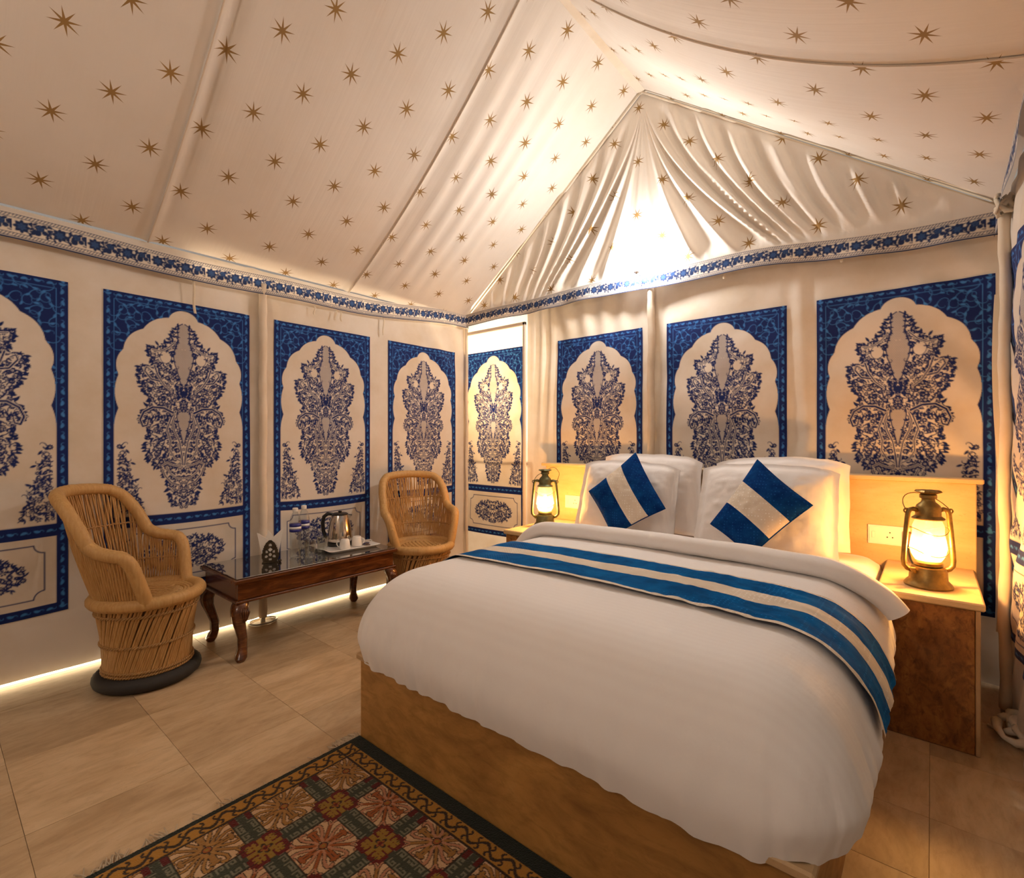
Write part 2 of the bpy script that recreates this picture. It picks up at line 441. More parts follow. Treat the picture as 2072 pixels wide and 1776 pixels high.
    path([(55, 905), (75, 960), (60, 1020), (28, 1090), (12, 1180), (6, 1240)], .0022, .003)
    path([(20, 1215), (60, 1195), (92, 1140), (88, 1080), (110, 1010), (80, 930), (52, 890)], .002, .003)
    path([(70, 900), (130, 872), (200, 868), (255, 900), (278, 950), (262, 992), (235, 985), (228, 960)], .0055, .003)
    for k in range(9):
        t = k / 9; N.leaf((95 + 160 * t) * .0007, zt(zz(905 + 25 * t)), -2.2 + t * .8, .030, .0042, .9)
    path([(30, 1370), (80, 1352), (120, 1310), (140, 1262)], .003, .0022); path([(0, 1330), (50, 1322), (92, 1290), (110, 1250)], .002, .002)
    path([(20, 1250), (70, 1240), (110, 1222), (140, 1240)], .002, .002)
    path([(10, 480), (10, 480)], .0, .0)
    path([(62, 440), (105, 480), (150, 505), (205, 500)], .0022, .002)
    path([(150, 700), (210, 690), (250, 640), (240, 615), (215, 630)], .004, .002)
    path([(80, 760), (130, 720), (170, 660), (190, 600)], .002, .0035)
    # corner sprays
    def spray(x, y):
        z = y + .3
        if not (.735 < z < 1.075): return False
        t = (1.075 - z) / .34
        cx = .272 - .035 * t; return abs(x - cx) < .010 + .052 * t ** 1.2 and x < .296
    floral_fill(N, spray, (.12, .297), (zt(.73), zt(1.08)), .0128, 2600)
    for k in range(14): 
        t = k / 14; N.leaf(.268 - .085 * t + random.uniform(-.01, .02), zt(1.07 - .31 * t), random.uniform(0, 6.3), .024, .0055, random.uniform(-1, 1))
    # lower cartouche line with notched corners
    a, b0, b1, nt = .262, zt(.378), zt(.622), .036
    ln = [(0, b1), (a - nt, b1)] + [(a - nt * math.cos(t), b1 - nt * math.sin(t)) for t in np.linspace(.1, PI / 2 - .1, 6)] + [(a, b1 - nt), (a, b0 + nt)] + [(a - nt * math.cos(t), b0 + nt * math.sin(t)) for t in np.linspace(PI / 2 - .1, .1, 6)] + [(a - nt, b0), (0, b0)]
    N.stroke(ln, .0026)
    low = lambda x, y: ((x / .20) ** 2 + ((y - zt(.50)) / .092) ** 2 < 1) and (y - zt(.5) < .09 - .1 * x)
    floral_fill(N, low, (0, .21), (zt(.40), zt(.60)), .0138, 2600, (.009, .015))
    out = []
    for R in (N, B):
        full = np.concatenate([R.a[:, ::-1], R.a], 1); h = full.shape[0] // SS * SS; wv = full.shape[1] // SS * SS
        f = full[:h, :wv].reshape(h // SS, SS, wv // SS, SS).mean((1, 3)); out.append(f)
    return np.stack([out[0], out[1], np.zeros_like(out[0])], -1)
PRINT = make_panel_print()

# ------------------------------------------------------------------ room shell
XL, YB, XR, YF = -3.11, 3.09, .25, -1.5
EAVE = 2.13
def disp_left(y, z):
    d = .010 * fbm(y * 1.3, z * .7, 3) + .010 * fbm(y * 7, z * .9, 5, 2)
    d = d + .006 * np.sin(y * 55 + 2 * np.sin(z * 3)) * sstep(.10, 0, np.abs(y - 1.30)) + .006 * np.sin((y + z * .4) * 30) * sstep(.22, .05, np.abs(y - 1.35)) * sstep(1.6, 1.95, z)
    d = d + .012 * fbm(y * 5, z * 2.2, 9) * sstep(.5, .1, z)
    d = d + .012 * np.sin((y * .8 + z * .55) * 26) * sstep(.35, .0, np.abs(y - 2.8)) * sstep(1.5, 1.9, z)
    return d
def disp_back(x, z):
    d = .016 * fbm(x * 1.5, z * 1.0, 13) + .030 * fbm(x * 2.2 + z * 1.2, z * 3.0 - x * 1.2, 15, 3)
    d = d + .011 * np.sin((x * .75 + z * .66) * 34 + 3 * fbm(x * 2, z * 2, 19)) * sstep(-.30, .15, x) * (1 - .4 * sstep(1.3, 1.7, z))
    d = d + .007 * np.sin((x - (z - 1.9) * .7 * (x + 1.78)) * 42) * sstep(1.72, 2.0, z) * sstep(-2.3, -2.1, x) * sstep(-1.35, -1.5, x)
    d = d + .010 * np.sin(x * 62 + 2 * np.sin(z * 2)) * sstep(.10, .02, np.abs(x + 1.37))
    d = d + .006 * np.sin(x * 50 + z * 2) * sstep(.12, .03, np.abs(x + .54)) 
    d = d + .014 * np.sin(x * 70 + 1.5 * np.sin(z * 2.5)) * sstep(.14, .04, np.abs(x + 2.28)) * sstep(.8, 1.6, z)
    return d
def wall_grid(kind, a0, a1, z0, z1, step, off, extra=None):
    na = max(2, int((a1 - a0) / step)); nz = max(2, int((z1 - z0) / step))
    A, Z = np.meshgrid(np.linspace(a0, a1, na + 1), np.linspace(z0, z1, nz + 1))
    if kind == 'L': return np.stack([XL + off + disp_left(A, Z), A, Z], -1)
    if kind == 'B': return np.stack([A, YB - off - disp_back(A, Z), Z], -1)
    if kind == 'R': return np.stack([XR - off - disp_back(A - 1.1, Z) * .8, A, Z], -1)
    return np.stack([A, YF + off + disp_left(A, Z), Z], -1)
HEM = .024
wl = tag(np_grid('wall_left', wall_grid('L', YF, YB, HEM, 2.12, .02, 0), M['cloth']), 'cream canvas left tent wall with blue arched prints', kind='structure')
wb = tag(np_grid('wall_back', wall_grid('B', -2.44, XR, .0, 2.16, .02, 0), M['cloth'], flip=True), 'cream canvas tent wall behind the bed', kind='structure')
wd_ = tag(np_grid('wall_back_corner', wall_grid('B', XL, -2.44, .0, 2.16, .02, 0), M['cloth_lit'], flip=True), 'backlit canvas flap in the left back corner', kind='structure')
wr = tag(np_grid('wall_right', wall_grid('R', 1.95, YB, .0, 2.10, .02, 0), M['cloth'], flip=True), 'cream canvas right tent wall', kind='structure')
wf = tag(np_grid('wall_front', wall_grid('F', XL, XR, .0, 2.16, .04, 0), M['cloth']), 'cream canvas tent wall opposite the bed', kind='structure')
wr2 = tag(np_grid('wall_right_front', wall_grid('R', YF, -.55, .0, 2.10, .03, 0), M['cloth'], flip=True), 'cream canvas right tent wall past the entrance', kind='structure')
A2, Z2_ = np.meshgrid(np.linspace(XR, 1.80, 60), np.linspace(0, 2.10, 80))
tag(np_grid('wall_porch_back', np.stack([A2, YB - .01 - disp_left(A2, Z2_), Z2_], -1), M['cloth'], flip=True), 'plain cream canvas wall of the entrance porch', kind='structure')
A2, Z2_ = np.meshgrid(np.linspace(YF, YB, 120), np.linspace(0, 2.10, 80))
tag(np_grid('wall_porch_right', np.stack([1.80 - disp_left(A2, Z2_), A2, Z2_], -1), M['cloth'], flip=True), 'plain cream canvas side wall of the entrance porch', kind='structure')
def panel(kind, parent, c, zlow=.30, mat='print', flip=False):
    ny, nx = PRINT.shape[:2]
    a = c + (np.arange(nx) + .5) * CELL - PW / 2; z = .30 + (np.arange(ny) + .5) * CELL
    k = int(max(0, (zlow - .30) / CELL)); z = z[k:]; col = PRINT[k:]
    A, Z = np.meshgrid(a, z); Z2 = Z - .012 * (1 - ((A - c) / (PW / 2)) ** 2) * sstep(1.2, .5, Z) * (kind == 'L')
    o = .004
    if kind == 'L': V = np.stack([XL + o + disp_left(A, Z), A, Z2], -1)
    elif kind == 'B': V = np.stack([A, YB - o - disp_back(A, Z), Z2], -1)
    else: V = np.stack([XR - o - disp_back(A - 1.1, Z) * .8, A, Z2], -1)
    return np_grid('printed_panel', V, M[mat], parent, color=col, flip=flip)
for c in (.110, .9275, 1.757, 2.600): panel('L', wl, c)
panel('B', wd_, -2.80, .25, 'print_lit', True)
for c in (-1.808, -.955, -.126): panel('B', wb, c, .30 if c > -.2 else .80, 'print', True)
panel('R', wr, 2.45, .30, 'print', True)
# door frame of the corner flap
mb = MB(); mb.box(-2.462, -2.438, YB - .035, YB - .012, 0, 2.02, .003); mb.box(-3.08, -2.438, YB - .035, YB - .012, 1.995, 2.02, .003)
fr = mb.build('trim_4', simple('painted_frame', (.80, .68, .55), .5)); tag(fr, 'thin pale frame around the backlit corner flap', kind='structure')

# floor with tiles
fl = MB().box(XL - .5, XR + 1.6, YF - .3, YB + .6, -.06, -.004).build('floor', M['grout']); tag(fl, 'beige sandstone tiled floor', kind='structure')
xs = [-3.62, -3.12, -2.88, -2.392, -1.925, -1.45, -.97, -.49, -.005, .40, .86, 1.34, 1.84]
ys = [-1.8, -1.40, -1.0, -.60, -.20, .19, .592, .982, 1.41, 1.61, 1.89, 2.27, 2.66, 3.06, 3.45, 3.68]
tm = {}
for i in range(len(xs) - 1):
    for j in range(len(ys) - 1):
        x0, x1, y0, y1 = xs[i], xs[i + 1], ys[j], ys[j + 1]
        key = (round(x1 - x0, 3), round(y1 - y0, 3))
        if key not in tm:
            g = .0006; m_ = MB().box(g, key[0] - g, g, key[1] - g, -.03, 0, .0004).mesh('tile'); m_.materials.append(M['tile']); tm[key] = m_
        o = bpy.data.objects.new('tile', tm[key]); COL.objects.link(o); o.location = (x0, y0, -.0006 * random.random()); o.parent = fl

# roof
RX, RZ = -1.465, 3.41
def yenv(y): return sstep(YB, YB - .9, y) * sstep(YF, YF + .9, y)
def roof(side, S, step=.02):
    ex = XL if side < 0 else XR
    L = math.hypot(RX - ex, RZ - EAVE); nY = int((YB - YF) / step); nS = int(L / step)
    Yv, Sv = np.meshgrid(np.linspace(YF, YB + .0, nY + 1), np.linspace(0, 1, nS + 1))
    x = ex + (RX - ex) * Sv; z = EAVE + (RZ - EAVE) * Sv
    sag = 4 * Sv * (1 - Sv) * S * yenv(Yv)
    env = np.sin(PI * np.clip(Sv, 0, 1))
    if side < 0:
        fold = .010 * np.sin(Yv * 46 + 3 * fbm(Yv * 2, Sv * 1.2, 31)) * sstep(.55, .25, np.abs(Yv - 2.35)) * env + .010 * fbm(Yv * 6, Sv * 1.3, 33) * env
        for y0 in (.765, 1.92): fold = fold + .012 * np.exp(-((Yv - y0) / .02) ** 2) - .02 * np.exp(-((Yv - y0 - .05) / .03) ** 2) * env
    else:
        fold = .012 * fbm(Yv * 3, Sv * 1.5, 37) * env
        for y0 in (1.92,): fold = fold + .010 * np.exp(-((Yv - y0) / .015) ** 2)
    nx_, nz_ = (1, -1.3) if side < 0 else (-1, -1.3)
    z = z - sag - fold * .8; x = x + fold * .5 * (-side)
    V = np.stack([x, Yv, z], -1); UV = np.stack([Yv, Sv * L], -1)
    return V, UV
ceil = empty('ceiling', (0, 0, 0), label='cream tent roof printed with gold stars', kind='structure')
V, UV = roof(-1, .10); rl = np_grid('roof_slope', V, roof_mat('starred_canvas', .326, .360, .338, .202, True, R=.054), ceil, uv=UV, flip=True)
V, UV = roof(1, .20); rr = np_grid('roof_slope', V, roof_mat('starred_canvas_sagging', .322, .390, 1.96, .137, True, R=.054), ceil, uv=UV)
# seam cords and ridge band
M['seam'] = cloth_mat('seam_tape', (.70, .58, .46), 0, stain=False)
def seam(side, S, y0):
    V, UV = roof(side, S); j = int(round((y0 - YF) / (YB - YF) * (V.shape[1] - 1)))
    pts = [tuple(V[i, j] + np.array([.002, 0, -.004])) for i in range(0, V.shape[0], 2)]
    MB().tube(pts, .0035, 5).build('seam', M['seam'], ceil, 'all')
seam(-1, .10, .765); seam(-1, .10, 1.92); seam(1, .20, 1.92)
pts = [(RX, y, RZ - .016 - .0) for y in np.linspace(YF, YB, 30)]
mb = MB(); mb.loft([[(RX - .028, p[1], p[2] - .006), (RX, p[1], p[2] - .010), (RX + .028, p[1], p[2] - .006), (RX, p[1], p[2] + .004)] for p in pts]); mb.build('ridge_band', M['sleeve'], ceil, True)
# gable, gathered muslin
def gable(y0, sgn):
    nu, nv = 260, 120
    T, Vv = np.meshgrid(np.linspace(-1, 1, nu + 1), np.linspace(0.004, 1, nv + 1))
    hwd = (XR - XL) / 2; dz = (RZ - .02 - 2.10) * Vv; dx = hwd * T * Vv; x = (XL + XR) / 2 + dx + (RX - (XL + XR) / 2) * (1 - Vv); z = RZ - .02 - dz
    # each fold starts somewhere on the sloping edge, drops steeply and sweeps outwards: solve for its start e
    a_ = np.abs(T) * Vv; b_ = Vv; lo = np.zeros_like(a_); hi = b_.copy()
    for _ in range(26):
        md = (lo + hi) / 2; g_ = md + .5 * np.power(np.maximum(b_ - md, 0), 1.6) - a_
        hi = np.where(g_ > 0, md, hi); lo = np.where(g_ > 0, lo, md)
    e_ = (lo + hi) / 2; edge_ = .5 * np.power(b_, 1.6); e_ = np.where(a_ < edge_, -.35 * (1 - a_ / edge_), e_); sd = np.where(T < 0, 0.0, 7.0)
    amp = sstep(0, .07, b_ - a_) * sstep(.04, .25, Vv) * sstep(.97, .84, Vv) * (.15 + .85 * sstep(.02, .14, a_))
    q_ = np.sin(e_ * 58 + 4.5 * fbm(e_ * 3 + sd, Vv * .8, 41)); f = np.sign(q_) * np.abs(q_) ** 1.4 * 1.2 + .35 * np.sin(e_ * 121 + 1.3 + 6 * fbm(e_ * 5 + sd, Vv, 43)); phc = e_ * 3 + sd
    d = .021 * f * amp + .010 * fbm(phc * 9, Vv * 3, 47) * amp
    yv = y0 - sgn * (d + .004 + .042 * Vv)
    return np.stack([x, yv, z], -1), np.stack([x, z], -1)
V, UV = gable(YB, 1)
gm = roof_mat('starred_muslin', .345, .36, -1.49, 2.22, True, R=.050)
gb = tag(np_grid('wall_gable', V, gm, uv=UV), 'gathered muslin gable with gold stars above the bed', kind='structure')
V, UV = gable(YF, -1); tag(np_grid('wall_gable_front', V, gm, uv=UV, flip=True), 'gathered muslin gable opposite the bed', kind='structure')
for ex in (XL, XR):
    pts = [(ex + (RX - ex) * t, YB - .022, EAVE + (RZ - EAVE) * t - .022) for t in np.linspace(.02, 1, 24)]
    MB().tube(pts, .007, 6).build('gable_piping', M['sleeve'], ceil, 'all')

# valance
def valance_print():
    random.seed(5); Wt, Ht = .252, .118; N = Ras(Wt, Ht, .0012); B = Ras(Wt, Ht, .0012)
    N.rect(0, Wt, 0, .0085)
    for y in (.012, .027, .092, .107): N.stroke([(0, y), (Wt, y)], .0011)
    for y in (.0195, .0995):
        for k in range(22): N.stroke([(k * .01146 - .004, y - .006), (k * .01146 + .006, y + .006)], .0017, .9)
    for k in range(4):
        x = .031 + k * .063; y = .0595
        if k % 2 == 0:
            for a in range(8): N.leaf(x, y, a * PI / 4, .029, .0085)
            N.disk(x, y, .018); B.flower(x, y, .015, 6, .55); B.disk(x, y, .004, .7)
        else:
            N.disk(x - .004, y + .010, .015); N.disk(x - .012, y - .012, .013); N.leaf(x, y + .018, .5, .02, .006); B.flower(x - .004, y + .010, .013, 5, .5)
            N.disk(x + .012, y - .006, .010)
        for q in range(12):
            N.leaf(x + .032 + random.uniform(-.013, .013), y + random.uniform(-.022, .022), random.uniform(0, 6.3), .019, .0050, random.uniform(-1.5, 1.5))
        N.curl(x + .02, y + .02, .3, .05, .0022, -4); N.curl(x + .02, y - .02, -.3, .05, .0022, 4)
    d = 3; f = [R.a[:R.H // d * d, :R.W // d * d].reshape(R.H // d, d, R.W // d, d).mean((1, 3)) for R in (N, B)]
    return np.stack([f[0], f[1], 0 * f[0]], -1)
VP = valance_print()
def valance(name, fn, L, label):
    h, wd = VP.shape[:2]; n = int(L / .0036); cols = VP[:, np.arange(n) % wd]
    S, Hh = np.meshgrid(np.arange(n) * .0036, (np.arange(h) + .5) / h)
    o = np_grid(name, fn(S, Hh), M['valance'], color=cols)
    return tag(o, label, kind='structure')
def v_left(S, Hh):
    y = YF + S; top = 2.085 + .082 * sstep(1.6, 3.05, y) + .008 * np.sin(y * 5)
    x = XL + .050 + .006 * np.sin(y * 9) * (1 - Hh) - .01 * Hh
    return np.stack([x, y, top - .122 * (1 - Hh)], -1)
valance('trim_1', v_left, YB - YF - .03, 'blue floral printed valance along the left eave')
def v_back(S, Hh):
    x = XL + .02 + S; top = 2.168 + .018 * np.sin((x + 3.1) * 1.3) - .055 * sstep(-.9, .2, x) + .006 * np.sin(x * 6)
    y = YB - .066 - .010 * np.sin(x * 13 + 2 * np.sin(x * 3)) * (1 - Hh) + .01 * Hh
    return np.stack([x, y, top - .112 * (1 - Hh)], -1)
valance('trim_2', v_back, XR - XL - .04, 'blue floral printed valance above the bed wall')
def v_right(S, Hh):
    y = YB - .03 - S; top = 2.108 + .01 * np.sin(y * 4) + .045 * sstep(2.9, 2.2, y)
    x = XR - .045 - .008 * np.sin(y * 10) * (1 - Hh) + .01 * Hh
    return np.stack([x, y, top - .115 * (1 - Hh)], -1)
valance('trim_3', v_right, YB - YF - .06, 'blue floral printed valance along the right eave')

# ------------------------------------------------------------------ lamps of the tent, with an added fill bulb
def emit(name, col, s, clear=False):
    m = NT(name); e = m.add('ShaderNodeEmission', {'Color': (*col, 1), 'Strength': s})
    if clear:      # clear bulb glass around its glowing filament
        t_ = m.add('ShaderNodeBsdfTransparent'); e = m.add('ShaderNodeAddShader', {0: e.outputs[0], 1: t_.outputs[0]})
    m.t.links.new(e.outputs[0], m.out.inputs[0]); return m.m
M['steel'] = simple('galvanised_steel', (.45, .44, .42), .35, 1)
M['white_plastic'] = simple('white_plastic', (.82, .80, .76), .35)
def wall_bulb(loc, sgn, power, color, label):
    t = empty('wall_bulb', loc, label=label, cat='lamp')
    MB().lathe([(.016, -.050), (.018, -.045), (.016, -.040), (.014, -.012), (.0, -.012)], 20).build('bulb_holder', M['white_plastic'], t, True)
    MB().lathe([(.013, -.012), (.015, 0), (.026, .022), (.030, .040), (.026, .058), (.012, .070), (0, .073)], 20).build('bulb_glass', emit('bulb_glow', color, 30, True), t, 'all')
    mb = MB().tube([(0, sgn * .06, -.05), (0, sgn * .02, -.05), (0, 0, -.05)], .008, 8); mb.build('bracket', M['steel'], t, True)
    lamp('bulb_light', (0, -sgn * .0, .042), power, color, .035, None, t)
    return t
wall_bulb((-1.435, 2.935, 2.205), 1, P_BULB, C_BULB, 'bright bulb glaring at the foot of the gable above the bed')
wall_bulb((-1.10, YF + .16, 2.235), -1, P_FILL, C_FILL, 'added unseen fill bulb on the gable opposite the bed')  # second bulb added out of view to brighten the foot of the bed
# light outside the corner flap
t = empty('washroom_bulb', (-2.80, YB + .55, 1.55), label='bulb shining through the backlit corner flap', cat='lamp')
MB().lathe([(.0, -.035), (.02, -.028), (.03, 0), (.02, .03), (.012, .05), (0, .052)], 16).build('bulb_glass', emit('wash_glow', (1, .80, .55), 15, True), t, 'all')
MB().lathe([(.09, -1.55), (.09, -1.53), (.012, -1.52), (.012, -.033), (0, -.033)], 16).build('stand', M['steel'], t, True)
lamp('bulb_light', (0, 0, 0), P_BATH, (1.0, .78, .52), .05, None, t)
tag(MB().tube([(-3.2, YB + .07, 0), (-3.2, YB + .07, .985), (-2.45, YB + .07, .985), (-2.45, YB + .07, 0)], .012, 8).build('towel_rail', M['steel'], None, True), 'rail whose shadow crosses the backlit corner flap', 'rail')
# added tube for outside light at the hem; rope light behind the valance
rope = emit('outside_glow', (1.0, .74, .42), 9.0)
tag(MB().tube([(XL - .035, y, .014) for y in np.linspace(YF, YB - .05, 20)], .011, 8).build('light_tube', rope, None, 'all'), 'added glowing tube for outside light under the hem of the left wall', 'strip light')
rope2 = emit('eave_glow', (1.0, .80, .56), 7.0)
tag(MB().tube([(XL + .020, y, 2.045 + .04 * float(sstep(1.6, 3.05, y))) for y in np.linspace(.95, YB - .12, 20)], .007, 8).build('light_tube', rope2, None, 'all'), 'glowing strip light tucked behind the left valance', 'strip light')

# ------------------------------------------------------------------ tent poles, ties, bundle
def pole(loc, h, label, r=.021, base=True, grp='tent poles'):
    t = empty('tent_pole', loc, label=label, cat='pole', group=grp)
    rings = []
    rs = np.random.default_rng(int(abs(loc[0] * 1000)) + 3)
    for k in range(50):
        z = .03 + (h - .03) * k / 49; rr_ = r * (1 + .10 * math.sin(k * 1.7) * (.4 + .6 * rs.random()))
        ox = .003 * math.sin(k * .5); rings.append([(ox + rr_ * math.cos(2 * PI * q / 12), rr_ * 1.1 * math.sin(2 * PI * q / 12), z) for q in range(12)])
    MB().loft(rings).build('cloth_sleeve', M['sleeve'], t, 'all')
    mb = MB(); mb.lathe([(.014, 0), (.014, .05), (0, .05)], 12); mb.build('pole_foot', M['steel'], t, True)
    if base:
        mb = MB(); mb.tube([(.06 * math.cos(a), .06 * math.sin(a) * 1.3, .006) for a in np.linspace(0, 2 * PI, 25)[:-1]], .005, 6, True); mb.build('foot_ring', M['steel'], t, True)
    return t
pole((XL + .030, 1.335, 0), 2.03, 'cloth sleeved pole against the left wall behind the wooden table')
pole((-1.388, YB - .040, .0), 2.08, 'cloth sleeved pole behind the bed between two blue panels', .023, False)
pole((XR - .026, 2.78, 0), 2.0, 'wide cloth sleeved pole at the right corner beside the bedside stone cabinet', .019, False)
pole((XL + .03, YB - .035, 0), 2.05, 'thin cloth sleeved pole in the far left corner', .012, False)
M['tape'] = cloth_mat('tie_tape', (.74, .64, .50), .1, stain=False)
def tie(x, y, z, L, ax, label, dx=0, n=1):
    t = empty('tie_tape', (x, y, z), label=label, cat='tape', group='tie tapes hanging under the valances')
    for k in range(n):
        o = (k - (n - 1) / 2) * .030
        rows = []
        for q in range(9):
            s = q / 8; zz = -L * s; sh = dx * s + .004 * math.sin(s * 6 + k)
            wd = .0065
            if ax == 'y': rows.append([(.004 * math.sin(s * 5), o * (1 + s * .6) + sh - wd, zz), (.004 * math.sin(s * 5) + .002, o * (1 + s * .6) + sh + wd, zz), (.004 * math.sin(s * 5) + .0035, o * (1 + s * .6) + sh, zz)])
            else: rows.append([(o + sh - wd, -.004 * math.sin(s * 5), zz), (o + sh + wd, -.004 * math.sin(s * 5) - .002, zz), (o + sh, -.004 * math.sin(s * 5) - .0035, zz)])
        MB().loft(rows).build('strip', M['tape'], t, True)
tie(XL + .035, .955, 2.0, .215, 'y', 'long cream tie tape over the arch of the blue panel behind the near cane chair', .02)
tie(XL + .035, 1.66, 1.965, .055, 'y', 'short single tie tape left of the paired tapes on the left wall')
tie(XL + .035, 1.83, 1.965, .065, 'y', 'paired short tie tapes under the left valance', 0, 2)
tie(XL + .035, 2.19, 2.0, .14, 'y', 'long tie tape between two blue panels of the left wall', .005)
tie(-.93, YB - .05, 2.08, .04, 'x', 'short tie tape under the bed wall valance right of the bulb')
tie(-.35, YB - .05, 2.05, .045, 'x', 'short tie tape under the bed wall valance near the right panel')
# gathered knot and bundle at right corner
def blobtube(pts, r, name, mat, parent, n=8):
    return MB().tube(pts, r, n).build(name, mat, parent, 'all')
kt = empty('rope_knot', (XR - .03, 2.75, 2.02), label='knotted cream cloth at the top of the right corner pole', cat='knot')
for k in range(4):
    a = k * 1.5; blobtube([(.024 * math.cos(a + q * .8) , .024 * math.sin(a + q * .8) - .01, -.02 + .014 * k + .02 * math.sin(q * 1.7 + k)) for q in range(8)], .009, 'loop', M['tape'], kt)
bn = empty('cloth_bundle', (.225, 2.60, 0), label='crumpled cream cloth and rope heaped on the floor at the right corner', cat='cloth')
random.seed(3)
for k in range(5):
    c = (random.uniform(0, .07), random.uniform(-.06, .08)); r0 = random.uniform(.035, .06); ph = random.uniform(0, 6)
    blobtube([(c[0] + r0 * math.cos(ph + q * .55), c[1] + r0 * 1.3 * math.sin(ph + q * .55), .016 + .035 * abs(math.sin(q * .45 + k))) for q in range(11)], [.008 + .010 * abs(math.sin(q * .6 + k)) for q in range(11)], 'fold', M['tape'], bn)
blobtube([(-.06, .03, .008), (-.03, .0, .010), (.0, -.08, .008), (.08, -.12, .010), (.14, -.10, .008)], .006, 'rope', M['tape'], bn, 6)
# hanging strips beside the pole
hs = empty('hanging_strap', (XR - .035, 2.88, .30), label='folded cream strap hanging beside the right corner pole', cat='strap')
rows = []
for q in range(30):
    z = 1.4 * q / 29; o = .012 * math.sin(z * 4.2); rows.append([(o - .010, 0, z), (o + .010, -.004, z), (o + .010, .002, z), (o - .010, .006, z)])
MB().loft(rows).build('strip', M['tape'], hs, True)

# ------------------------------------------------------------------ bed
BX0, BX1, BY0, BY1 = -1.614, -.173, 1.05, 2.93
bed = empty('bed', ((BX0 + BX1) / 2, BY0, 0), label='brown sandstone bed plinth under the white duvet', cat='bed')
def part(mb, name, mat, parent, smooth=False):
    off = Vector(parent.location)
    mb.v = [tuple(Vector(p) - off) for p in mb.v]; return mb.build(name, mat, parent, smooth)
part(MB().box(BX0, BX1, BY0, BY1, 0, .288, .004), 'plinth', M['basestone'], bed)
part(MB().box(BX0 - .012, BX1 + .012, BY0 - .012, BY1, .289, .312, .005), 'ledge', M['basecap'], bed)
# headboard and stone cabinets
hb = empty('headboard', (-1.0, 2.97, 0), label='pale yellow stone headboard slab with a projecting ledge behind the pillows', cat='headboard')
part(MB().box(-2.16, .150, 2.955, 2.995, 0, .905, .003), 'slab', M['headstone'], hb)
part(MB().box(-2.175, .172, 2.915, 3.005, .906, .928, .004), 'ledge', M['headstone'], hb)
def cabinet(x0, x1, y0, label):
    t = empty('bedside_cabinet', ((x0 + x1) / 2, y0, 0), label=label, cat='cabinet')
    part(MB().box(x0, x1 - .012, y0 + .014, 2.953, 0, .505, .003), 'body', M['roughstone'], t)
    part(MB().box(x1 - .011, x1 + .002, y0 + .012, 2.953, 0, .505, .002), 'side_slab', M['basecap'], t)
    part(MB().box(x0 - .012, x1 + .014, y0, 2.953, .506, .532, .005), 'top', M['headstone'], t)
    return t
cabinet(-.150, .128, 2.345, 'rough brown stone bedside cabinet right of the bed')
cabinet(-2.045, -1.640, 2.36, 'stone bedside cabinet left of the bed mostly hidden by the duvet')

DXL, DXR, DY0, DY1, DR, ZT, ZH = -1.692, -.092, 1.018, 2.26, .215, .603, .315
def crown(x, y):
    return .020 * np.clip(1 - ((x - (DXL + DXR) / 2) / .75) ** 2, 0, 1) * np.clip((y - DY0) / .5, 0, 1)
def duvet_ring(o, npts, head=1.0):
    """outline of the duvet at offset o (0..DR) outside the flat top, as list of (x, y, nx, ny)"""
    s = DR - o; x0, x1, y0 = DXL + s, DXR - s, DY0 + s; y1 = DY1 - s * .18
    rc = .05 + .55 * max(o, 0); out = []
    # path: head-left -> foot-left -> foot-right -> head-right, open at the head
    segs = []
    L1 = (y1 - (y0 + rc)); A = rc * PI / 2; L2 = (x1 - rc) - (x0 + rc)
    n1 = int(npts * .30); na = int(npts * .08); n2 = npts - 2 * n1 - 2 * na
    for k in range(n1): t = k / n1; out.append((x0, y1 + (y0 + rc - y1) * t, -1, 0))
    for k in range(na): a = k / na * PI / 2; out.append((x0 + rc - rc * math.cos(a), y0 + rc - rc * math.sin(a), -math.cos(a), -math.sin(a)))
    for k in range(n2): t = k / n2; out.append((x0 + rc + L2 * t, y0, 0, -1))
    for k in range(na): a = k / na * PI / 2; out.append((x1 - rc + rc * math.sin(a), y0 + rc - rc * math.cos(a), math.sin(a), -math.cos(a)))
    for k in range(n1 + 1): t = k / n1; out.append((x1, y0 + rc + (y1 - y0 - rc) * t, 1, 0))
    return out
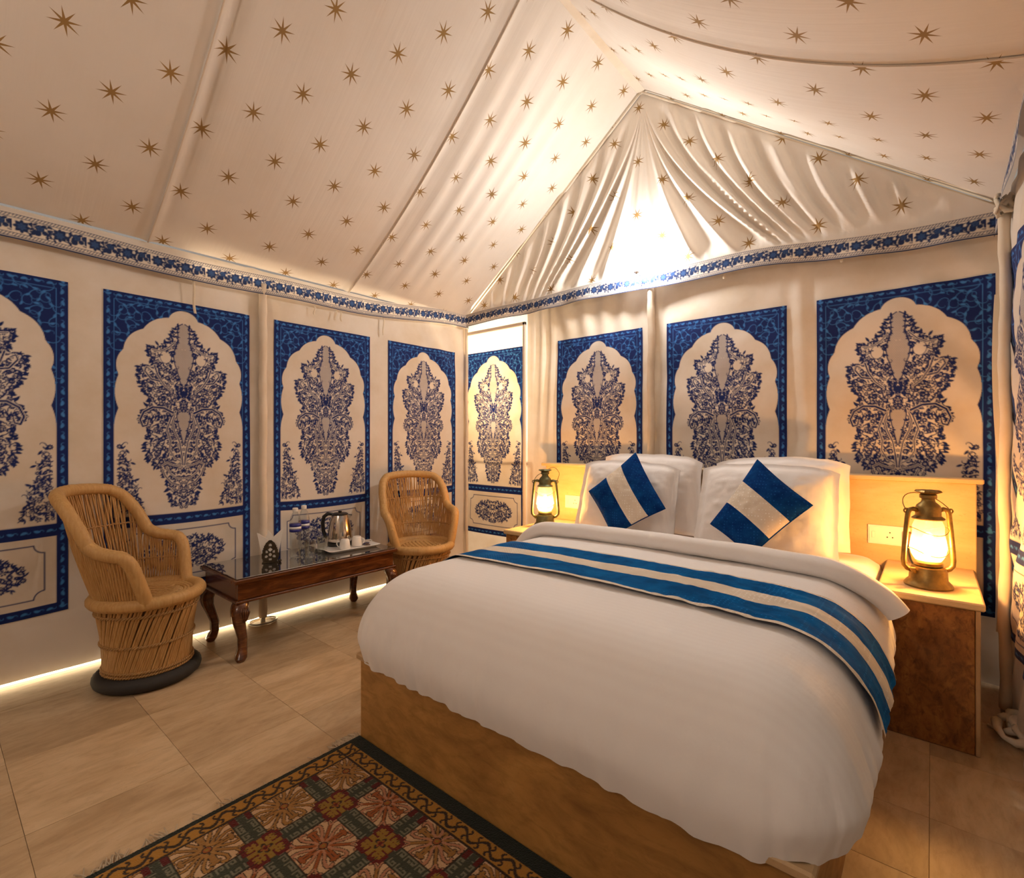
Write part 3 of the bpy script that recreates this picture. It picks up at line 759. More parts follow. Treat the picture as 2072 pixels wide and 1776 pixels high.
def duvet():
    npts = 520; rings = []
    NS = 26
    inner = duvet_ring(0, npts); cx = (DXL + DXR) / 2
    for k in range(14):              # flat top, from the spine outwards
        f = (k / 14) ** .9; row = []
        for (x, y, a, b) in inner:
            yy = DY1 - .04 - (DY1 - .04 - y) * f if y < DY1 else y
            xx = cx + (x - cx) * f; row.append((xx, yy, 0, a, b, 0.0))
        rings.append(row)
    for k in range(NS + 1):
        th = k / NS * (PI / 2) * 1.10; th2 = min(th, PI / 2)
        o = DR * math.sin(th2); zz = ZH + .035 + (ZT - ZH - .035) * math.cos(th2)
        if th > PI / 2: zz -= (th - PI / 2) * .42; o -= (th - PI / 2) * .10
        rings.append([(x, y, zz - ZT, a, b, k / NS) for (x, y, a, b) in duvet_ring(o, npts)])
    V = np.zeros((len(rings), len(rings[0]), 3))
    for i, row in enumerate(rings):
        A = np.array(row); x, y, dz, a, b, e = A.T
        s = np.arange(len(row)) / len(row)
        # pleats on the foot side and the right flank, soft undulation on top
        foot = sstep(-.3, -.9, b); per = np.where(foot > .5, x, y)
        pl = (.0045 * np.sin(per * 95 + 3 * fbm(per * 9, e * 1.5, 51)) * sstep(-.2, -1.5, x) + .012 * fbm(per * 26, e * 1.2, 53)) * sstep(.35, .9, e)
        hemw = .018 * fbm(per * 14, e * 0 + 1, 57) * sstep(.8, 1.0, e) + .005 * np.sin(per * 55) * sstep(.85, 1.0, e) * sstep(-1.0, -.2, x)
        right = sstep(.3, .9, a); lowr = .038 * sstep(.70, 1.0, e) * np.maximum(sstep(-.30, -.12, x) * foot, right)
        top = .012 * fbm(x * 3.0, y * 3.0, 61) + .002 * fbm(x * 14, y * 14, 63)
        V[i, :, 0] = x + a * (pl + .03 * right * sstep(.5, 1, e) * fbm(y * 7, e, 65)); V[i, :, 1] = y + b * pl
        V[i, :, 2] = ZT + dz + crown(x, y) + top * (1 - e) + hemw + lowr
    return V
M['duvet'] = None
def duvet_mat():
    m = NT('striped_white_cotton'); ob = m.obj(); sp = m.add('ShaderNodeSeparateXYZ', {0: ob})
    st = m.math('SINE', m.math('MULTIPLY', sp.outputs[1], 2 * PI / .022))
    col = m.mix(m.math('MULTIPLY_ADD', st, .5, .5), (.845, .80, .77), (.86, .82, .79))
    m.set('Base Color', col); m.set('Roughness', m.math('MULTIPLY_ADD', st, .08, .66)); m.set('Sheen Weight', .15); m.set('Specular IOR Level', .25)
    m.bump(m.math('ADD', m.noise(ob, 9, 4, .55), m.math('MULTIPLY', m.noise(m.mapping(ob, (3, .6, .6), (0, 0, .3)), 14, 3, .5), .5)), .16, .02); return m.m
M['duvet'] = duvet_mat()
dv = empty('duvet', ((DXL + DXR) / 2, DY0, .31), label='white striped duvet covering the bed', cat='duvet')
def off(V, o): return V - np.array(o.location)[None, None, :]
np_grid('duvet_cover', off(duvet(), dv), M['duvet'], dv, flip=True)
# turned-down fold: thick rounded lip across the bed
def cross(s, y, lift=0.0, ext=0.0, drop_r=.10):
    """point of the duvet's cross-section across the bed, s in [0, 1] from the left hem to the right hem"""
    hwid = DXR - DXL - 2 * DR; arc = 1.35 * DR; tot = hwid + 2 * arc; u = s * tot
    if u < arc: th = (1 - u / arc) * PI / 2; x = DXL + DR - DR * math.sin(th) - lift * math.sin(th); z = ZH + .035 + (ZT - ZH - .035) * math.cos(th) + lift * math.cos(th)
    elif u > arc + hwid: th = (u - arc - hwid) / arc * PI / 2; x = DXR - DR + DR * math.sin(th) + lift * math.sin(th); z = ZH + .035 + (ZT - ZH - .035) * math.cos(th) + lift * math.cos(th)
    else: x = DXL + DR + (u - arc); z = ZT + lift
    return x, float(z + crown(x, y))
def foldgeo():
    n = 150; prof = []
    for k in range(17):
        a = -PI * .55 + k / 16 * PI * 1.25; prof.append((2.065 - .042 * math.cos(a) * (1 if a < PI / 2 else .9) , .034 + .036 * math.sin(a)))
    for k in range(1, 9): t = k / 8; prof.append((2.065 + .030 + .215 * t, .064 - .030 * t - .035 * t * t))
    V = np.zeros((len(prof), n + 1, 3))
    for j, (y, h) in enumerate(prof):
        for i in range(n + 1):
            s = .03 + .905 * i / n; x, z = cross(s, y, h)
            wob = .022 * float(fbm(np.array(x * 2.2), np.array(.3), 71)) + .006 * math.sin(x * 9)
            endr = float(sstep(.86, .935, s)); endl = float(sstep(.10, .03, s))
            V[j, i] = (x + .02 * endr, y + wob + .035 * endr, z + .008 * float(fbm(np.array(x * 7), np.array(y * 9), 73)) + .03 * endr * 0)
    return V
np_grid('turned_down_fold', off(foldgeo(), dv), M['duvet'], dv)
# mattress with sheet
mt = empty('mattress', (-.89, 2.0, .31), label='white sheeted mattress showing under the pillows', cat='mattress')
rings = []
for (ins_, z) in ((.03, .320), (.005, .334), (0, .37), (0, .47), (.012, .515), (.045, .540), (.12, .548), (.5, .548)):
    x0, x1, y0, y1 = -1.615 + ins_, -.172 - ins_, 1.12 + ins_, 2.945 - ins_ * .5; r = .07; ring = []
    for (cx, cy, a0) in ((x0 + r, y0 + r, PI), (x1 - r, y0 + r, 1.5 * PI), (x1 - r, y1 - r, 0), (x0 + r, y1 - r, .5 * PI)):
        for k in range(9):
            a = a0 + k / 8 * PI / 2; ring.append((cx + r * math.cos(a) + .89, cy + r * math.sin(a) - 2.0, z - .31 + .004 * math.sin(cx * 9 + cy * 7 + a)))
    rings.append(ring)
MB().loft(rings).build('sheet', M['duvet'], mt, True)

# runner
def velvet(name, col, col2, pat=True):
    m = NT(name); ob = m.obj()
    n = m.noise(ob, 14, 4, .6); c = m.mix(m.ramp(n, [(.35, (0, 0, 0)), (.7, (1, 1, 1))]), col, col2)
    if pat:
        vo = m.add('ShaderNodeTexVoronoi', {'Vector': ob, 'Scale': 75.0, 'Randomness': .15}).outputs['Distance']
        c = m.mix(m.math('MULTIPLY', m.math('LESS_THAN', vo, .22), .45), c, tuple(min(1, q * 1.9 + .01) for q in col2))
    m.set('Base Color', c); m.set('Roughness', .85); m.set('Sheen Weight', .03); m.set('Sheen Roughness', .35); m.set('Sheen Tint', (*tuple(min(1, q * 3 + .05) for q in col2), 1)); m.set('Specular IOR Level', .02)
    m.bump(m.noise(ob, 60, 3, .5), .25, .003); return m.m
M['vblue'] = velvet('blue_velvet', (.003, .060, .20), (.006, .125, .36))
M['vnavy'] = velvet('navy_velvet', (.003, .022, .12), (.006, .06, .22))
M['vcream'] = velvet('cream_velvet', (.66, .56, .44), (.74, .65, .54))
def runner_patch(y0, y1, name, mat, lift, parent, s0=.02, s1=.975, ny=12):
    nx = 260; V = np.zeros((ny + 1, nx + 1, 3))
    for j in range(ny + 1):
        y = y0 + (y1 - y0) * j / ny
        for i in range(nx + 1):
            s = s0 + (s1 - s0) * i / nx
            sc = min(s, 1.0); x, z = cross(sc, y, lift); ex = max(0, s - 1.0)
            right = float(sstep(.78, 1.0, s)); wave = .012 * float(fbm(np.array(s * 9), np.array(y * 7), 81)) + .007 * float(fbm(np.array(s * 40 + y * 24), np.array(y * 22 - s * 10), 83)) * (.4 + 1.3 * float(sstep(.45, .8, s)))
            yy = y + .04 * (s - .5) * 0 + .022 * float(fbm(np.array(s * 3.5), np.array(.5), 85)) - .035 * right * (y1 - y) * 2 * 0
            V[j, i] = (x + (.012 * right) + wave * right, yy + .03 * right * math.sin(s * 30) * .3, z - ex * 1.75 + wave * (1 - right) + .004)
    return np_grid(name, off(V, parent), mat, parent)
rn = empty('bed_runner', (-.9, 1.44, .60), label='blue and cream banded runner laid across the duvet', cat='bed runner')
runner_patch(1.428, 1.447, 'piping', M['vcream'], .010, rn, ny=3)
runner_patch(1.446, 1.578, 'blue_band', M['vblue'], .009, rn)
runner_patch(1.577, 1.662, 'cream_band', M['vcream'], .0095, rn)
runner_patch(1.661, 1.788, 'blue_band', M['vblue'], .009, rn)
runner_patch(1.787, 1.797, 'piping', M['vcream'], .010, rn, ny=3)

# pillows
def pillow(cx, yb, wv, hv, th, lean, label, seed, zb=.558, rot=0.0, mat=None, flange=.030):
    t = empty('pillow', (cx, yb, zb), label=label, cat='pillow', group='white bed pillows')
    nu, nv = 60, 44
    def surf(side):
        V = np.zeros((nv + 1, nu + 1, 3))
        U, W = np.meshgrid(np.linspace(-1, 1, nu + 1), np.linspace(-1, 1, nv + 1))
        fu = 1 - flange / (wv / 2); fv = 1 - flange * .6 / (hv / 2)
        a = np.clip(1 - np.abs(U / fu) ** 2.6, 0, 1) ** .5 * np.clip(1 - np.abs(W / fv) ** 2.6, 0, 1) ** .5
        h = th / 2 * a + .0035 + .018 * fbm(U * 3 + seed, W * 3, seed) * a + .012 * fbm(U * 9, W * 9 + seed, seed + 3) * np.clip(a + .2, 0, 1)
        x = U * wv / 2 * (1 - .035 * (1 - np.abs(W)) * np.abs(U) ** 3 * 0) + .006 * fbm(W * 4, U * 0 + seed, seed + 5); z = (W + 1) * hv / 2 + .010 * fbm(U * 4, W * 0 + seed, seed + 6) * sstep(-.2, 1, W) - .012 * (1 - np.abs(U) ** 2) * np.abs(W) ** 8 * np.sign(W) * -.6
        z = z - .030 * np.abs(U) ** 4 * sstep(-.2, 1, W) + .012 * fbm(U * 2.5 + seed * 2, W * 0 + 3, seed + 9) * sstep(0, 1, W); x = x * (1 - .035 * sstep(0, 1, W)) * (1 - .03 * (1 - W ** 2))
        y = -side * h
        # lean back
        c, s = math.cos(lean), math.sin(lean)
        yy = y * c + z * s; z2 = z * c - y * s
        V[..., 0] = x * math.cos(rot) - z2 * math.sin(rot) * 0; V[..., 1] = yy; V[..., 2] = z2 + x * math.sin(rot)
        return V
    f = surf(1); b = surf(-1)
    np_grid('front', f, mat or M['duvet'], t, flip=False)
    np_grid('back', b, mat or M['duvet'], t, flip=True)
    return t
pillow(-1.300, 2.765, .64, .44, .12, .22, 'white pillow leaning on the headboard behind the front left pillow', 3, zb=.572, rot=-.03)
pillow(-.605, 2.765, .64, .44, .12, .22, 'white pillow leaning on the headboard behind the front right pillow', 7, zb=.568, rot=.02)
pillow(-1.350, 2.560, .62, .425, .15, .30, 'left front white pillow behind the striped cushion', 11, rot=-.03)
pillow(-.620, 2.550, .63, .43, .15, .30, 'right front white pillow behind the striped cushion', 15, rot=0.0)
# cushions: corner points in space (left, bottom, right, top)
def cushion(L, Bc, Rr, T, bands, label, th=.13, seed=1):
    L, Bc, Rr, T = [Vector(p) for p in (L, Bc, Rr, T)]; c = (L + Bc + Rr + T) / 4
    nrm = (Rr - L).cross(T - Bc).normalized()
    if nrm.y > 0: nrm = -nrm
    t = empty('cushion', c, label=label, cat='cushion', group='diamond set striped cushions')
    def pt(u, v, side):   # u along L->T (across the bands), v along L->B
        e = 4 * u * (1 - u); g = 4 * v * (1 - v); pinch = .05
        uu = u + pinch * (u - .5) * -1.0 * g * .9; vv = v + pinch * (v - .5) * -1.0 * e * .9
        p = L * (1 - uu) * (1 - vv) + T * uu * (1 - vv) + Bc * (1 - uu) * vv + Rr * uu * vv
        h = th / 2 * (max(e, 0) ** .55) * (max(g, 0) ** .55) + .003
        h += .010 * float(fbm(np.array(u * 5 + seed), np.array(v * 5), seed)) * min(1, e * g * 3) + .008 * float(fbm(np.array(u * 12 + seed), np.array(v * 12), seed + 4)) * min(1, e * g * 4 + .2)
        return p + nrm * h * side - c
    segs = [(0, bands[0], 'blue_band', M['vnavy']), (bands[0], bands[1], 'cream_band', M['vcream']), (bands[1], 1, 'blue_band', M['vnavy'])]
    for a, b, nm, mt_ in segs:
        mb = MB()
        for side in (1, -1): mb.grid((lambda u, v, s=side: pt(a + (b - a) * u, v, s)), 16, 40)
        mb.build(nm, mt_, t, 'all')
    per = [pt(u, 0, 0) for u in np.linspace(0, 1, 16)] + [pt(1, v, 0) for v in np.linspace(0, 1, 16)[1:]] + [pt(u, 1, 0) for u in np.linspace(1, 0, 16)[1:]] + [pt(0, v, 0) for v in np.linspace(1, 0, 16)[1:-1]]
    MB().tube(per, .0035, 6, True).build('piping', M['vcream'] if False else M['vnavy'], t, 'all')
    return t
cushion((-1.482, 2.44, 0.804), (-1.294, 2.37, 0.586), (-1.031, 2.43, 0.748), (-1.262, 2.57, 1.023), (.385, .70), 'blue and cream striped cushion tilted against the left pillows', seed=2)
cushion((-0.796, 2.4, 0.7), (-0.609, 2.34, 0.586), (-0.387, 2.44, 0.819), (-0.629, 2.55, 1.002), (.335, .665), 'blue and cream striped cushion tilted against the right pillows', seed=9)

# ------------------------------------------------------------------ lanterns
def brass_mat(name, a, b, rough):
    m = NT(name); ob = m.obj(); n = m.noise(ob, 28, 4, .6)
    m.set('Base Color', m.mix(m.ramp(n, [(.35, (0, 0, 0)), (.7, (1, 1, 1))]), a, b)); m.set('Metallic', .85); m.set('Roughness', m.math('MULTIPLY_ADD', n, .3, rough)); m.bump(n, .15, .003); return m.m
M['brass'] = brass_mat('aged_brass', (.30, .19, .055), (.16, .11, .04), .28)
M['brass_green'] = brass_mat('verdigris_brass', (.20, .20, .10), (.12, .13, .07), .35)
def clear_glass(name, tint=(1, 1, 1), rough=.02, ior=1.45, refl=1.0):
    m = NT(name); lw_ = m.add('ShaderNodeLayerWeight', {'Blend': .5}).outputs['Facing']; fr_ = m.math('MULTIPLY_ADD', m.math('POWER', lw_, 2.6), .40, .04)
    tr = m.add('ShaderNodeBsdfTransparent', {'Color': (*tint, 1)}); gl = m.add('ShaderNodeBsdfGlossy', {'Color': (1, 1, 1, 1), 'Roughness': rough})
    mx = m.add('ShaderNodeMixShader', {0: m.math('MULTIPLY', fr_, refl), 1: tr.outputs[0], 2: gl.outputs[0]}); m.t.links.new(mx.outputs[0], m.out.inputs[0]); return m.m
def globe_mat():
    m = NT('translucent_lantern_globe'); tr = m.add('ShaderNodeBsdfTransparent', {'Color': (1, .96, .88, 1)}); tl = m.add('ShaderNodeBsdfTranslucent', {'Color': (1, .92, .78, 1)}); gl = m.add('ShaderNodeBsdfGlossy', {'Roughness': .05})  # translucent share added so the lantern bulb makes the glass glow
    a = m.add('ShaderNodeMixShader', {0: .13, 1: tr.outputs[0], 2: tl.outputs[0]}); b = m.add('ShaderNodeMixShader', {0: .07, 1: a.outputs[0], 2: gl.outputs[0]}); m.t.links.new(b.outputs[0], m.out.inputs[0]); return m.m
M['globe'] = globe_mat()
def lantern(loc, rz, mat, label, S=1.0, bail='back', power=P_LANT):
    t = empty('lantern', loc, rz, label=label, cat='lantern')
    z = lambda pr: [(r * S, h * S) for r, h in pr]
    MB().lathe(z([(.0, 0), (.074, 0), (.076, .006), (.070, .016), (.060, .028), (.058, .060), (.052, .074), (.040, .080), (.0, .082)]), 28).build('fuel_tank', mat, t, True)
    MB().lathe(z([(.044, .081), (.046, .092), (.034, .106), (.020, .110), (.0, .110)]), 24).build('burner', mat, t, True)
    MB().lathe(z([(.040, .100), (.052, .122), (.058, .150), (.054, .180), (.049, .205), (.049, .232), (.040, .256), (.038, .268)]), 28).build('glass_globe', M['globe'], t, 'all')
    MB().lathe(z([(.006, .111), (.010, .118), (.019, .134), (.021, .150), (.014, .170), (.005, .182), (0, .184)]), 16).build('bulb', emit('lantern_bulb', (1, .62, .24), 25, True), t, 'all')
    hood = MB().lathe(z([(.050, .258), (.052, .262), (.040, .272), (.040, .302), (.036, .312), (.022, .326), (.020, .336), (.027, .340), (.027, .352), (.022, .355), (.0, .356)]), 28).build('hood', mat, t, True)
    crownm = MB()
    rim = [[((.024 + (.017 if i == 1 else .012 if i == 2 else 0) + (.0035 * math.cos(k * PI / 2.0 * 1.0) if i else 0)) * S * math.cos(2 * PI * k / 32), (.024 + (.017 if i == 1 else .012 if i == 2 else 0) + (.0035 * math.cos(k * PI / 2.0) if i else 0)) * S * math.sin(2 * PI * k / 32), hh * S) for k in range(32)] for i, hh in enumerate((.355, .364, .370))]
    crownm.loft(rim); crownm.build('chimney_cap', mat, t, True)
    for s in (-1, 1):
        pts = [(s * .052, .060), (s * .072, .066), (s * .084, .080), (s * .086, .100), (s * .083, .140), (s * .078, .200), (s * .072, .262), (s * .070, .282), (s * .064, .294), (s * .052, .297), (s * .036, .292)]
        MB().tube([(p[0] * S, 0, p[1] * S) for p in pts], .0088 * S, 10).build('side_tube', mat, t, 'all')
        MB().tube([(s * (.076 + .008 * math.cos(a)) * S, 0, (.290 + .008 * math.sin(a)) * S) for a in np.linspace(0, 2 * PI, 13)[:-1]], .0028 * S, 6, True).build('ear', mat, t, 'all')
    for zz in (.135, .215):
        MB().tube([(.061 * S * math.cos(a), .061 * S * math.sin(a), (zz + .012 * math.cos(2 * a)) * S) for a in np.linspace(0, 2 * PI, 33)[:-1]], .0014 * S, 5, True).build('globe_guard', mat, t, 'all')
    pb = []
    if bail == 'back':
        for a in np.linspace(0, PI, 17): pb.append((.076 * math.cos(a) * S, (.085 * math.sin(a)) * S, (.292 + .060 * math.sin(a)) * S))
    else:
        for a in np.linspace(0, PI, 17): pb.append(((.076 * math.cos(a) + .050 * math.sin(a)) * S, .03 * math.sin(a) * S, (.292 + .085 * math.sin(a) + .006 * math.sin(5 * a)) * S))
    MB().tube(pb, .0018 * S, 6).build('bail_handle', mat, t, 'all')
    MB().tube([(-.057 * S, -.02 * S, .055 * S), (-.066 * S, -.024 * S, .070 * S), (-.066 * S, -.024 * S, .074 * S)], [.007 * S, .009 * S, .009 * S], 10).build('filler_cap', mat, t, True)
    lamp('lantern_light', (0, 0, .146 * S), power, C_LANT, .02, None, t)
    return t
lantern((-.010, 2.512, .5325), math.radians(30), M['brass'], 'brass hurricane lantern glowing on the right bedside cabinet', 1.0)
lantern((-1.925, 2.625, .5325), math.radians(30), M['brass_green'], 'greenish brass hurricane lantern glowing on the left bedside cabinet', 1.0, 'side')
# sockets
M['dark'] = simple('dark_plastic', (.02, .015, .012), .5)
def switchboard(x0, x1, z0, z1, y, label, pins, plug=None):
    t = empty('switchboard', ((x0 + x1) / 2, y, z0), label=label, cat='socket')
    part(MB().box(x0, x1, y - .010, y, z0, z1, .002), 'plate', M['white_plastic'], t)
    part(MB().box(x0 + .006, x1 - .006, y - .0125, y - .0102, z0 + .006, z1 - .006, .001), 'insert', M['white_plastic'], t)
    for px_ in pins:
        for dx, dz in ((0, .014), (-.010, -.008), (.010, -.008)):
            part(MB().tube([(x0 + px_ + dx, y - .0134, (z0 + z1) / 2 + dz), (x0 + px_ + dx, y - .0126, (z0 + z1) / 2 + dz)], .0032, 8), 'pin_hole', M['dark'], t)
    for sx in (x0 + .022,):
        part(MB().box(sx - .007, sx + .007, y - .016, y - .0126, (z0 + z1) / 2 - .016, (z0 + z1) / 2 + .016, .002), 'rocker', M['white_plastic'], t)
    return t
switchboard(-1.985, -1.800, .615, .705, 2.954, 'white double socket plate on the headboard beside the left lantern', (.085, .145))
switchboard(-.235, -.075, .600, .690, 2.954, 'white socket plate on the headboard beside the right lantern', (.085,))
pg = empty('plug', (-.085, 2.935, .615), label='brown plug and adapter in the socket behind the right lantern', cat='plug')
MB().box(-.016, .016, -.022, .006, 0, .058, .004).build('adapter', simple('bakelite', (.20, .09, .03), .4), pg)
MB().tube([(0, -.012, 0), (.004, -.016, -.03), (.012, -.03, -.062), (.022, -.06, -.078), (.05, -.12, -.079)], .004, 6).build('cord', M['dark'], pg, 'all')

# ------------------------------------------------------------------ wooden table with glass top
def wood_mat():
    m = NT('dark_polished_wood'); ob = m.obj(); mp = m.mapping(ob, (9, 1.2, 9))
    n = m.noise(mp, 4.0, 6, .65, 1.5); n2 = m.noise(m.mapping(ob, (3, 1, 3)), 5, 3, .5)
    c = m.ramp(n, [(.28, (.030, .009, .003)), (.52, (.135, .040, .010)), (.75, (.26, .095, .024))])
    c = m.mix(m.math('MULTIPLY', n2, .5), c, (.06, .018, .006)); m.set('Base Color', c); m.set('Roughness', .22); m.set('Coat Weight', .4); m.set('Coat Roughness', .12); m.bump(n, .08, .002); return m.m
M['wood'] = wood_mat()
TX0, TX1, TY0, TY1, TZ = -3.045, -2.575, .985, 1.945, .412
tb = empty('side_table', ((TX0 + TX1) / 2, (TY0 + TY1) / 2, 0), label='long dark wooden table with glass top against the left wall', cat='table')
w_ = .045
part(MB().box(TX1 - w_, TX1, TY0, TY1, TZ - .022, TZ, .004), 'top_rail', M['wood'], tb); part(MB().box(TX0, TX0 + w_, TY0, TY1, TZ - .022, TZ, .004), 'top_rail', M['wood'], tb)
part(MB().box(TX0 + w_, TX1 - w_, TY0, TY0 + w_, TZ - .022, TZ, .004), 'top_rail', M['wood'], tb); part(MB().box(TX0 + w_, TX1 - w_, TY1 - w_, TY1, TZ - .022, TZ, .004), 'top_rail', M['wood'], tb)
part(MB().box(TX0 + w_ - .002, TX1 - w_ + .002, TY0 + w_ - .002, TY1 - w_ + .002, TZ - .060, TZ - .048), 'inner_board', simple('dark_board', (.035, .02, .012), .5), tb)
tg = NT('table_glass'); tg.set('Base Color', (.02, .018, .016, 1)); tg.set('Roughness', .03); tg.set('Specular IOR Level', 1.0); tg.set('IOR', 1.9); tg.set('Coat Weight', 1.0); tg.set('Coat IOR', 1.9); tg.set('Coat Roughness', .02)
part(MB().box(TX0 + .012, TX1 - .012, TY0 + .012, TY1 - .012, TZ, TZ + .006, .0015), 'glass_top', tg.m, tb)
for (a, b, c, d) in ((TX1 - .040, TX1 - .020, TY0 + .02, TY1 - .02), (TX0 + .020, TX0 + .040, TY0 + .02, TY1 - .02), (TX0 + .041, TX1 - .041, TY0 + .02, TY0 + .04), (TX0 + .041, TX1 - .041, TY1 - .04, TY1 - .02)):
    part(MB().box(a, b, c, d, TZ - .105, TZ - .023, .002), 'apron', M['wood'], tb)
for (a, b, c, d) in ((TX1 - .041, TX1 - .006, TY0 + .006, TY1 - .006), (TX0 + .006, TX0 + .041, TY0 + .006, TY1 - .006), (TX0 + .042, TX1 - .042, TY0 + .006, TY0 + .041), (TX0 + .042, TX1 - .042, TY1 - .041, TY1 - .006)):
    part(MB().box(a, b, c, d, TZ - .118, TZ - .1055, .003), 'moulding', M['wood'], tb)
def cab_leg(cx, cy, sx, sy):
    rings = []
    prof = [(.293, .034, .0), (.285, .036, .004), (.265, .037, .012), (.235, .033, .018), (.20, .028, .014), (.16, .024, .002), (.11, .021, -.012), (.06, .021, -.012), (.035, .025, -.004), (.018, .027, .001), (.004, .020, .002), (0, .017, .002)]
    for (h, r, o_) in prof:
        ring = []
        for k in range(12):
            a = 2 * PI * k / 12; c_, s_ = math.cos(a), math.sin(a); q = r / max(abs(c_), abs(s_)) ** .55
            ring.append((cx + sx * o_ + q * c_, cy + sy * o_ + q * s_, h))
        rings.append(ring)
    return MB().loft(rings[::-1])
for sx, cx in ((1, TX1 - .042), (-1, TX0 + .042)):
    for sy, cy in ((-1, TY0 + .042), (1, TY1 - .042)):
        lg = part(cab_leg(cx, cy, sx, sy), 'leg', M['wood'], tb, True)
        # carved leaf on the knee
        if sx > 0:
            mb = MB()
            for k in range(5): mb.tube([(cx + .050 - .004 * k - tb.location.x, cy + (k - 2) * .008 - tb.location.y, .275), (cx + .055 - .002 * abs(k - 2) - tb.location.x, cy + (k - 2) * .010 - tb.location.y, .25), (cx + .046 - tb.location.x, cy + (k - 2) * .004 - tb.location.y, .205)], [.003, .005, .002], 6)
            mb.build('carving', M['wood'], lg, 'all')

# ------------------------------------------------------------------ things on the table
TT = TZ + .0065
M['ceramic'] = simple('white_ceramic', (.80, .77, .73), .2)
M['chrome'] = simple('polished_steel', (.62, .56, .50), .13, 1)
M['black'] = simple('black_plastic', (.012, .011, .010), .3)
M['pet'] = clear_glass('clear_bottle', (.86, .89, .90), .06, 1.5, 2.0)
M['glass'] = clear_glass('tumbler_glass', (.88, .90, .89), .03, 1.5, 2.0)
M['label'] = simple('blue_label', (.012, .016, .20), .4)
M['label_white'] = simple('white_label', (.75, .75, .78), .4)
M['paper'] = simple('paper_napkin', (.84, .80, .74), .9)
M['bronze'] = brass_mat('dark_bronze', (.10, .075, .045), (.05, .038, .025), .35)
TRX, TRY = -2.835, 1.735
tr = empty('serving_tray', (TRX, TRY, TT), label='white rectangular tray holding the kettle and cups', cat='tray')
def ring_rect(hx, hy, z, r=.02):
    o = []
    for (sx, sy, a0) in ((1, 1, 0), (-1, 1, PI / 2), (-1, -1, PI), (1, -1, 1.5 * PI)):
        for k in range(5): a = a0 + k / 4 * PI / 2; o.append((sx * (hx - r) + r * math.cos(a), sy * (hy - r) + r * math.sin(a), z))
    return o
MB().loft([ring_rect(.130, .150, .0), ring_rect(.145, .165, .014), ring_rect(.150, .170, .016), ring_rect(.144, .164, .0175), ring_rect(.130, .150, .007), ring_rect(.02, .02, .0065, .01)]).build('dish', M['ceramic'], tr, True)
tr.rotation_euler.z = math.radians(-4)
for s in (-1, 1): MB().tube([(-.03, s * .166, .014), (-.015, s * .180, .017), (.015, s * .180, .017), (.03, s * .166, .014)], .005, 6).build('handle', M['ceramic'], tr, 'all')
# kettle
kx, ky = -2.895, 1.735; TRZ = TT + .0075
kt_ = empty('electric_kettle', (kx, ky, TRZ), math.radians(48), label='steel electric kettle with black handle on the white tray', cat='kettle')
MB().lathe([(.0, 0), (.078, 0), (.080, .010), (.074, .022), (.0, .023)], 28).build('power_base', M['black'], kt_, True)
MB().lathe([(.070, .0235), (.074, .030), (.076, .050), (.070, .100), (.060, .150), (.052, .180), (.049, .190)], 32).build('body', M['chrome'], kt_, True)
MB().lathe([(.050, .190), (.050, .197), (.040, .203), (.0, .206)], 28).build('lid', M['black'], kt_, True)
MB().lathe([(.0, .205), (.010, .206), (.012, .214), (.0, .217)], 14).build('lid_knob', M['black'], kt_, True)
MB().tube([(-.045, 0, .195), (-.075, 0, .198), (-.098, 0, .180), (-.106, 0, .140), (-.102, 0, .090), (-.090, 0, .055), (-.070, 0, .040)], [.010, .012, .012, .012, .012, .011, .009], 10).build('handle', M['black'], kt_, 'all')
MB().loft([[(.050, -.018, .150), (.050, .018, .150), (.046, .012, .192), (.046, -.012, .192)], [(.072, -.003, .182), (.072, .003, .182), (.074, .006, .193), (.074, -.006, .193)]]).build('spout', M['chrome'], kt_, False)
# cups upside down
def cup(x, y, label, rz):
    t = empty('cup', (x, y, TRZ), rz, label=label, cat='cup', group='upturned white cups on the tray')
    MB().lathe([(.033, 0), (.034, .002), (.030, .035), (.026, .054), (.022, .058), (.0, .058)], 24).build('bowl', M['ceramic'], t, True)
    MB().tube([(.030, 0, .046), (.044, 0, .044), (.048, 0, .030), (.042, 0, .016), (.032, 0, .012)], .0035, 8).build('handle', M['ceramic'], t, 'all')
cup(-2.765, 1.690, 'upturned white cup at the near edge of the tray', math.radians(-130)); cup(-2.790, 1.790, 'upturned white cup between the near cup and the kettle', math.radians(40))
for k, (dx, dy, a, c, lb) in enumerate(((-2.775, 1.845, .5, (.03, .03, .10), 'dark blue sachet on the right end of the tray'), (-2.740, 1.835, 1.2, (.10, .06, .04), 'brown sachet on the right end of the tray'))):
    o = MB().loft([ring_rect(.010, .026, 0, .002), ring_rect(.014, .028, .0025, .002), ring_rect(.010, .026, .005, .002)]).build('sachet', simple('sachet_%s' % ('blue' if k == 0 else 'brown'), c, .4), None, True); o.location = (dx, dy, TRZ + .004 + .006 * k * 0); o.rotation_euler = (0, .05, a); tag(o, lb, 'sachet')
